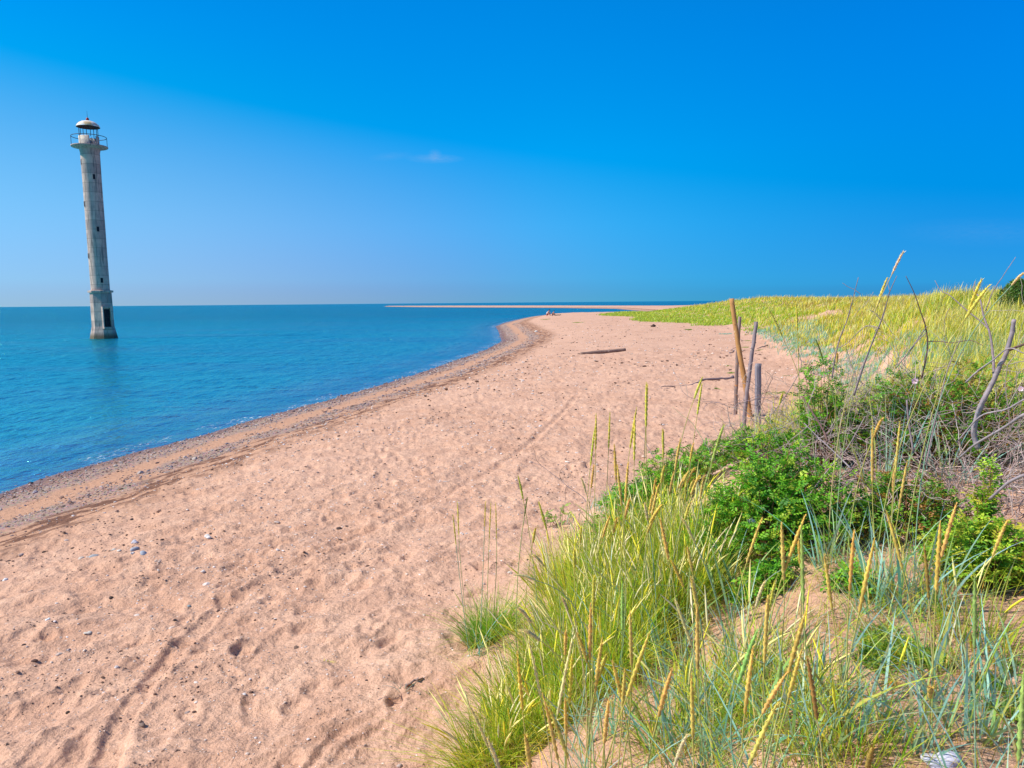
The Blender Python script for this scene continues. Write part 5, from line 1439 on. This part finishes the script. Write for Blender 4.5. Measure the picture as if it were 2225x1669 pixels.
# ---- grey dead brushwood
def grow(p0, d0, L, rad, depth, rg, out, kk=7):
    pts = [p0]; d = d0.copy()
    for k in range(kk - 1):
        d = nrm(d + rg.normal(0, .22, 3) + np.array([0, 0, -.01])); pts.append(pts[-1] + d * L / (kk - 1))
    pts = np.array(pts); out.append((pts, np.linspace(rad, rad * .5, kk)))
    if depth > 0:
        for _ in range(rg.integers(3, 6)):
            k = rg.integers(1, kk); nd = nrm(d + rg.normal(0, .75, 3)); grow(pts[k], nd, L * rg.uniform(.35, .7), rad * .5, depth - 1, rg, out, kk)
def brush(name, label, px, py, rx, ry, n, L, seed, limbs=(), col=(.38, .29, .27), depth=2, off=(0, 0), group='grey dead brushwood on the dune', rad=.004, updir=.5):
    p = G(px, py) + np.array([off[0], off[1], 0]); p[2] = H(p[0], p[1]); rg = np.random.default_rng(seed)
    t = empty(name, p, label, 'dead shrub', group)
    out = []
    for i in range(n):
        a = rg.uniform(0, 6.28); q = math.sqrt(rg.random()); b = np.array([q * math.cos(a) * rx, q * math.sin(a) * ry, 0]); b[2] = H(p[0] + b[0], p[1] + b[1]) - p[2] - .02
        d = nrm(np.array([rg.normal(0, .75), rg.normal(0, .6), rg.uniform(.15, 1.0) * updir * 2]))
        grow(b, d, L * rg.uniform(.5, 1.1), rad * rg.uniform(.6, 1.3), depth, rg, out)
    if out:
        P = np.array([o[0] for o in out]); P[..., 2] = np.maximum(P[..., 2], (height(P[..., 0] + p[0], P[..., 1] + p[1]) - p[2]) + .004)
        rd = np.maximum(np.array([o[1] for o in out]), .0019)
        cc = np.array(col)[None, None] * rg.uniform(.55, 1.6, (len(P), 1, 1)) * np.ones((len(P), P.shape[1], 1)) * rg.uniform(.94, 1.06, (len(P), 1, 3))
        V_, F_, C_ = tubes(P, rd, 3, cc); mb = MB(); mb.add(V_, F_, C_); mb.build('twigs', M_TWIG, t)
    for li, (pts, r0, r1, dist, cl_) in enumerate(limbs):
        Q = np.array([atr(x, y, dist[0] + (dist[1] - dist[0]) * k / max(len(pts) - 1, 1)) for k, (x, y) in enumerate(pts)])
        # smooth to more points
        tt = np.linspace(0, len(Q) - 1, 6 * (len(Q) - 1) + 1); i0 = np.clip(tt.astype(int), 0, len(Q) - 2); f = (tt - i0)[:, None]
        Qm = np.concatenate([Q[:1] * 2 - Q[1:2], Q, Q[-1:] * 2 - Q[-2:-1]])
        a0, a1, a2_, a3 = Qm[i0], Qm[i0 + 1], Qm[i0 + 2], Qm[i0 + 3]
        S_ = .5 * (2 * a1 + (a2_ - a0) * f + (2 * a0 - 5 * a1 + 4 * a2_ - a3) * f ** 2 + (3 * a1 - a0 - 3 * a2_ + a3) * f ** 3)
        S_ = S_ + rg.normal(0, min(r0, r1) * (.35 if max(r0, r1) < .004 else .07), S_.shape) - p
        rr_ = np.linspace(r0, r1, len(S_)) * (1 + rg.normal(0, .05, len(S_)))
        cc = np.array(cl_)[None] * rg.uniform(.85, 1.15, (len(S_), 1))
        V_, F_, C_ = tubes(S_[None], rr_[None], 7 if max(r0, r1) > .006 else 4, cc[None], cap=True); mb = MB(); mb.add(V_, F_, C_); mb.build('branch', M_TWIG, t)
    return t
def z5(*uv): return [(1760 + u * .217, 540 + v * .217) for u, v in uv]
GY = (.28, .21, .22); RD_ = (.16, .09, .08); LG = (.34, .27, .29)
limbs = [
 (z5((485, 290), (420, 540), (370, 720), (300, 900), (250, 1100), (220, 1300)), .0022, .006, (6.0, 6.2), GY), (z5((325, 345), (385, 385), (440, 410), (510, 460)), .0016, .002, (6.0, 6.0), GY),
 (z5((870, 275), (800, 430), (770, 540), (710, 730), (640, 900), (570, 1080), (500, 1280), (440, 1470)), .002, .008, (5.6, 6.0), GY), (z5((775, 290), (782, 350), (798, 425)), .0016, .0025, (5.7, 5.7), LG),
 (z5((960, 275), (1040, 440), (1110, 640), (1160, 800), (1175, 1000), (1120, 1300)), .002, .0055, (5.8, 6.0), RD_), (z5((1175, 780), (1085, 900), (1000, 1020), (860, 1200)), .003, .0035, (5.9, 6.1), GY),
 (z5((700, 800), (575, 775), (460, 860), (370, 950), (270, 1000)), .004, .002, (5.8, 6.1), GY), (z5((1250, 320), (1310, 420), (1400, 470), (1560, 610), (1720, 740), (1780, 800)), .0018, .0045, (5.5, 5.3), GY),
 (z5((1650, 330), (1640, 420), (1700, 500), (1740, 680), (1800, 850), (1830, 1050), (1840, 1200), (1850, 1330)), .002, .009, (5.2, 5.0), GY), (z5((2060, 85), (1950, 250), (1850, 400), (1810, 480), (1760, 620)), .0016, .003, (5.2, 5.2), GY),
 (z5((2043, 715), (2020, 860), (1960, 1060), (1900, 1180), (1850, 1300), (1750, 1500), (1680, 1660), (1640, 1850), (1680, 2000)), .011, .016, (4.9, 5.1), LG),
 (z5((2143, 960), (2060, 990), (2000, 1015)), .006, .008, (4.8, 4.95), RD_), (z5((2143, 1050), (1990, 1000), (1830, 1120), (1690, 1220), (1560, 1340)), .003, .006, (4.8, 5.1), LG),
 (z5((590, 610), (650, 650), (710, 715)), .0015, .003, (5.8, 5.8), GY), (z5((1180, 930), (1300, 930), (1420, 945), (1600, 920), (1730, 970)), .004, .002, (6.0, 5.6), RD_), (z5((1000, 1030), (1080, 920), (1160, 850)), .003, .003, (5.9, 5.9), GY),
 ([(2225, 900), (2180, 930), (2120, 965), (2085, 995)], .0075, .006, (4.4, 4.9), LG), ([(2225, 1032), (2190, 1050), (2150, 1085)], .007, .006, (3.9, 4.1), LG), ([(2225, 868), (2185, 890), (2130, 905), (2080, 960)], .006, .004, (4.6, 4.9), LG),
 ([(1752, 1085), (1800, 1020), (1840, 975), (1880, 905)], .005, .003, (5.0, 5.2), GY), ([(1600 + 520 * .2827, 860 + 210 * .2827), (1600 + 640 * .2827, 860 + 330 * .2827), (1600 + 760 * .2827, 860 + 440 * .2827), (1600 + 880 * .2827, 860 + 560 * .2827)], .003, .005, (5.2, 5.0), LG),
 ([(1600 + 500 * .2827, 860 + 0), (1600 + 560 * .2827, 860 + 90 * .2827), (1600 + 660 * .2827, 860 + 250 * .2827), (1600 + 700 * .2827, 860 + 350 * .2827)], .004, .008, (5.6, 5.3), RD_),
 ([(1970, 870), (1975, 920), (1985, 985)], .006, .007, (5.4, 5.4), GY), ([(2012, 1010), (2035, 900), (2060, 800), (2090, 730)], .005, .002, (5.3, 5.5), GY)]
brush('brushwood', 'big tangle of grey dead branches with a thick grey stump at its right', 2000, 1030, 1.15, .6, 95, 1.0, 901, limbs, depth=2, updir=.55, rad=.006)
brush('brushwood', 'lighter grey tangle behind the rose shoots, left part of the brushwood', 1850, 990, .55, .45, 50, .85, 902, (), depth=2, updir=.5, rad=.005)
brush('brushwood', 'low grey twigs over sand at the right edge, under the thick branches', 2130, 1150, .60, .40, 40, .55, 903, (), depth=2, updir=.35, rad=.005)
brush('brushwood', 'dark thin twigs arching beside the squared plank post', 1720, 1000, .25, .25, 7, .50, 904,
      [([(1600 + 980 / 4.88 - 200 + 1, 876), (1625, 868), (1650, 858), (1672, 850)], .002, .003, (10, 9.6), RD_), ([(1655, 880), (1670, 840), (1678, 820), (1662, 805)], .003, .0025, (9.4, 9.4), RD_), ([(1652, 930), (1700, 870), (1740, 800), (1735, 760), (1760, 740)], .004, .002, (7.4, 7.2), GY)], depth=2)
z6 = lambda *uv: [(1100 + u * .2712, 860 + v * .2712) for u, v in uv]
brush('bare_twig', 'bare branching twig leaning out over the sand above the rose sprig', 1262, 1120, .01, .01, 0, .3, 905,
      [(z6((190, 530), (280, 560), (360, 620), (440, 680), (490, 725), (605, 805), (640, 850)), .0018, .004, (6.3, 6.1), GY), (z6((190, 360), (225, 440), (240, 510), (275, 555)), .0012, .002, (6.3, 6.3), RD_),
       (z6((525, 530), (450, 580), (428, 630), (445, 680)), .0012, .002, (6.2, 6.2), RD_), (z6((475, 840), (472, 760), (490, 728)), .0015, .002, (6.1, 6.15), RD_), (z6((255, 530), (270, 490), (300, 470)), .001, .0015, (6.3, 6.3), RD_)], group='bare twigs over the sand')
brush('bare_twig', 'bare twig crossing behind the two tallest yellow ears', 1420, 1085, .01, .01, 0, .3, 906,
      [(z6((1045, 275), (1080, 330), (1130, 400), (1180, 500)), .0013, .003, (6.2, 6.0), GY), (z6((1330, 90), (1400, 150), (1480, 210), (1530, 280), (1580, 360), (1640, 450)), .001, .003, (5.6, 5.4), (.26, .30, .16)), (z6((1620, 310), (1600, 350), (1590, 400)), .001, .002, (5.5, 5.5), GY)], group='bare twigs over the sand')
# dry straw and runners on the foreground sand
def litter(n, seed):
    rg = np.random.default_rng(seed)
    r = np.exp(rg.uniform(math.log(1.7), math.log(5.2), n)); az = np.radians(rg.uniform(-2, 44, n)); x, y = r * np.sin(az), r * np.cos(az)
    z, s, t = height(x, y, True); k = t > .3; x, y, z = x[k], y[k], z[k]; n = len(x)
    V_, F_, C_ = blades(np.stack([x, y, z + .003], -1), rg.uniform(.02, .11, n), rg.uniform(.0012, .003, n), rg.uniform(0, 6.28, n), rg.uniform(1.0, 3.0, n), rg.uniform(-.4, .4, n), colmix(n, [BRN, OCH, STRAW, (.12, .07, .04)], [3, 2, 2, 2], rg), colmix(n, [STRAW, BRN, OCH], [3, 3, 2], rg), 4, None, rg)
    return tag(link('dry_litter', mk_mesh('dry_litter', V_, F_, C_, False), M_GRASS), 'bits of dry straw and bark on the foreground sand', 'litter', None, 'stuff')
litter(5200, 911)
def sparse(n, seed):
    rg = np.random.default_rng(seed)
    r = np.exp(rg.uniform(math.log(1.8), math.log(5.0), n)); az = np.radians(rg.uniform(4, 44, n)); x, y = r * np.sin(az), r * np.cos(az)
    z, s, t = height(x, y, True); k = (t > .3) & (rg.random(n) < .35 + .9 * fbm(x * 1.5, y * 1.5, 2, 915)); x, y, z = x[k], y[k], z[k]; n = len(x)
    V_, F_, C_ = blades(np.stack([x, y, z - .01], -1), rg.uniform(.12, .48, n), rg.uniform(.0018, .0048, n), rg.uniform(0, 6.28, n), rg.uniform(.1, .9, n), rg.uniform(0, .8, n), colmix(n, [GRN, LGRN, BRN, OCH, BLU], [3, 3, 2, 2, 1], rg), colmix(n, [LGRN, GRN, YEL, STRAW, BLU2], [3, 2, 3, 2, 1], rg), 6, None, rg)
    return tag(link('thin_grass', mk_mesh('thin_grass', V_, F_, C_, False), M_GRASS), 'thin scattered grass blades growing through the foreground sand', 'grass', None, 'stuff')
sparse(6500, 913)
# dark juniper on the skyline at the right edge
p = G(2205, 668); rg = np.random.default_rng(921)
pj = atr(2212, 650, 26); pj[2] = H(pj[0], pj[1])
t = empty('juniper_bush', pj, 'dark green juniper bush on the skyline at the right edge', 'bush')
n = 5200; a = rg.uniform(0, 6.28, n); q = rg.random(n) ** .4; zz = rg.random(n)
prof = np.sqrt(np.clip(1 - (zz * 1.0 - .3) ** 2 / .5, .02, 1)) * (1 + .3 * np.sin(a * 4 + zz * 7))
topz = 3.8 + (644 - 606) * 26 / FPX - pj[2]
B0 = np.stack([q * prof * np.cos(a) * .46, q * prof * np.sin(a) * .45, zz * topz * .9], -1)
V_, F_, C_ = blades(B0, rg.uniform(.05, .13, n), rg.uniform(.02, .035, n), rg.uniform(0, 6.28, n), rg.uniform(.1, 1.2, n), rg.uniform(0, .5, n), colmix(n, [DGRN, (.07, .12, .03)], [3, 2], rg), colmix(n, [GRN, (.16, .22, .05), (.30, .16, .05)], [4, 3, 1], rg), 3, None, rg)
link('foliage', mk_mesh('foliage', V_, F_, C_, False), M_GRASS, t)
P = np.array([[[0, 0, -.1], [.02, 0, .3], [.0, .03, .8], [.02, 0, 1.1]]]); V_, F_, _ = tubes(P, np.array([[.05, .04, .03, .02]]), 7); mb = MB(); mb.add(V_, F_, (.14, .09, .07)); mb.build('trunk', M_TWIG, t)
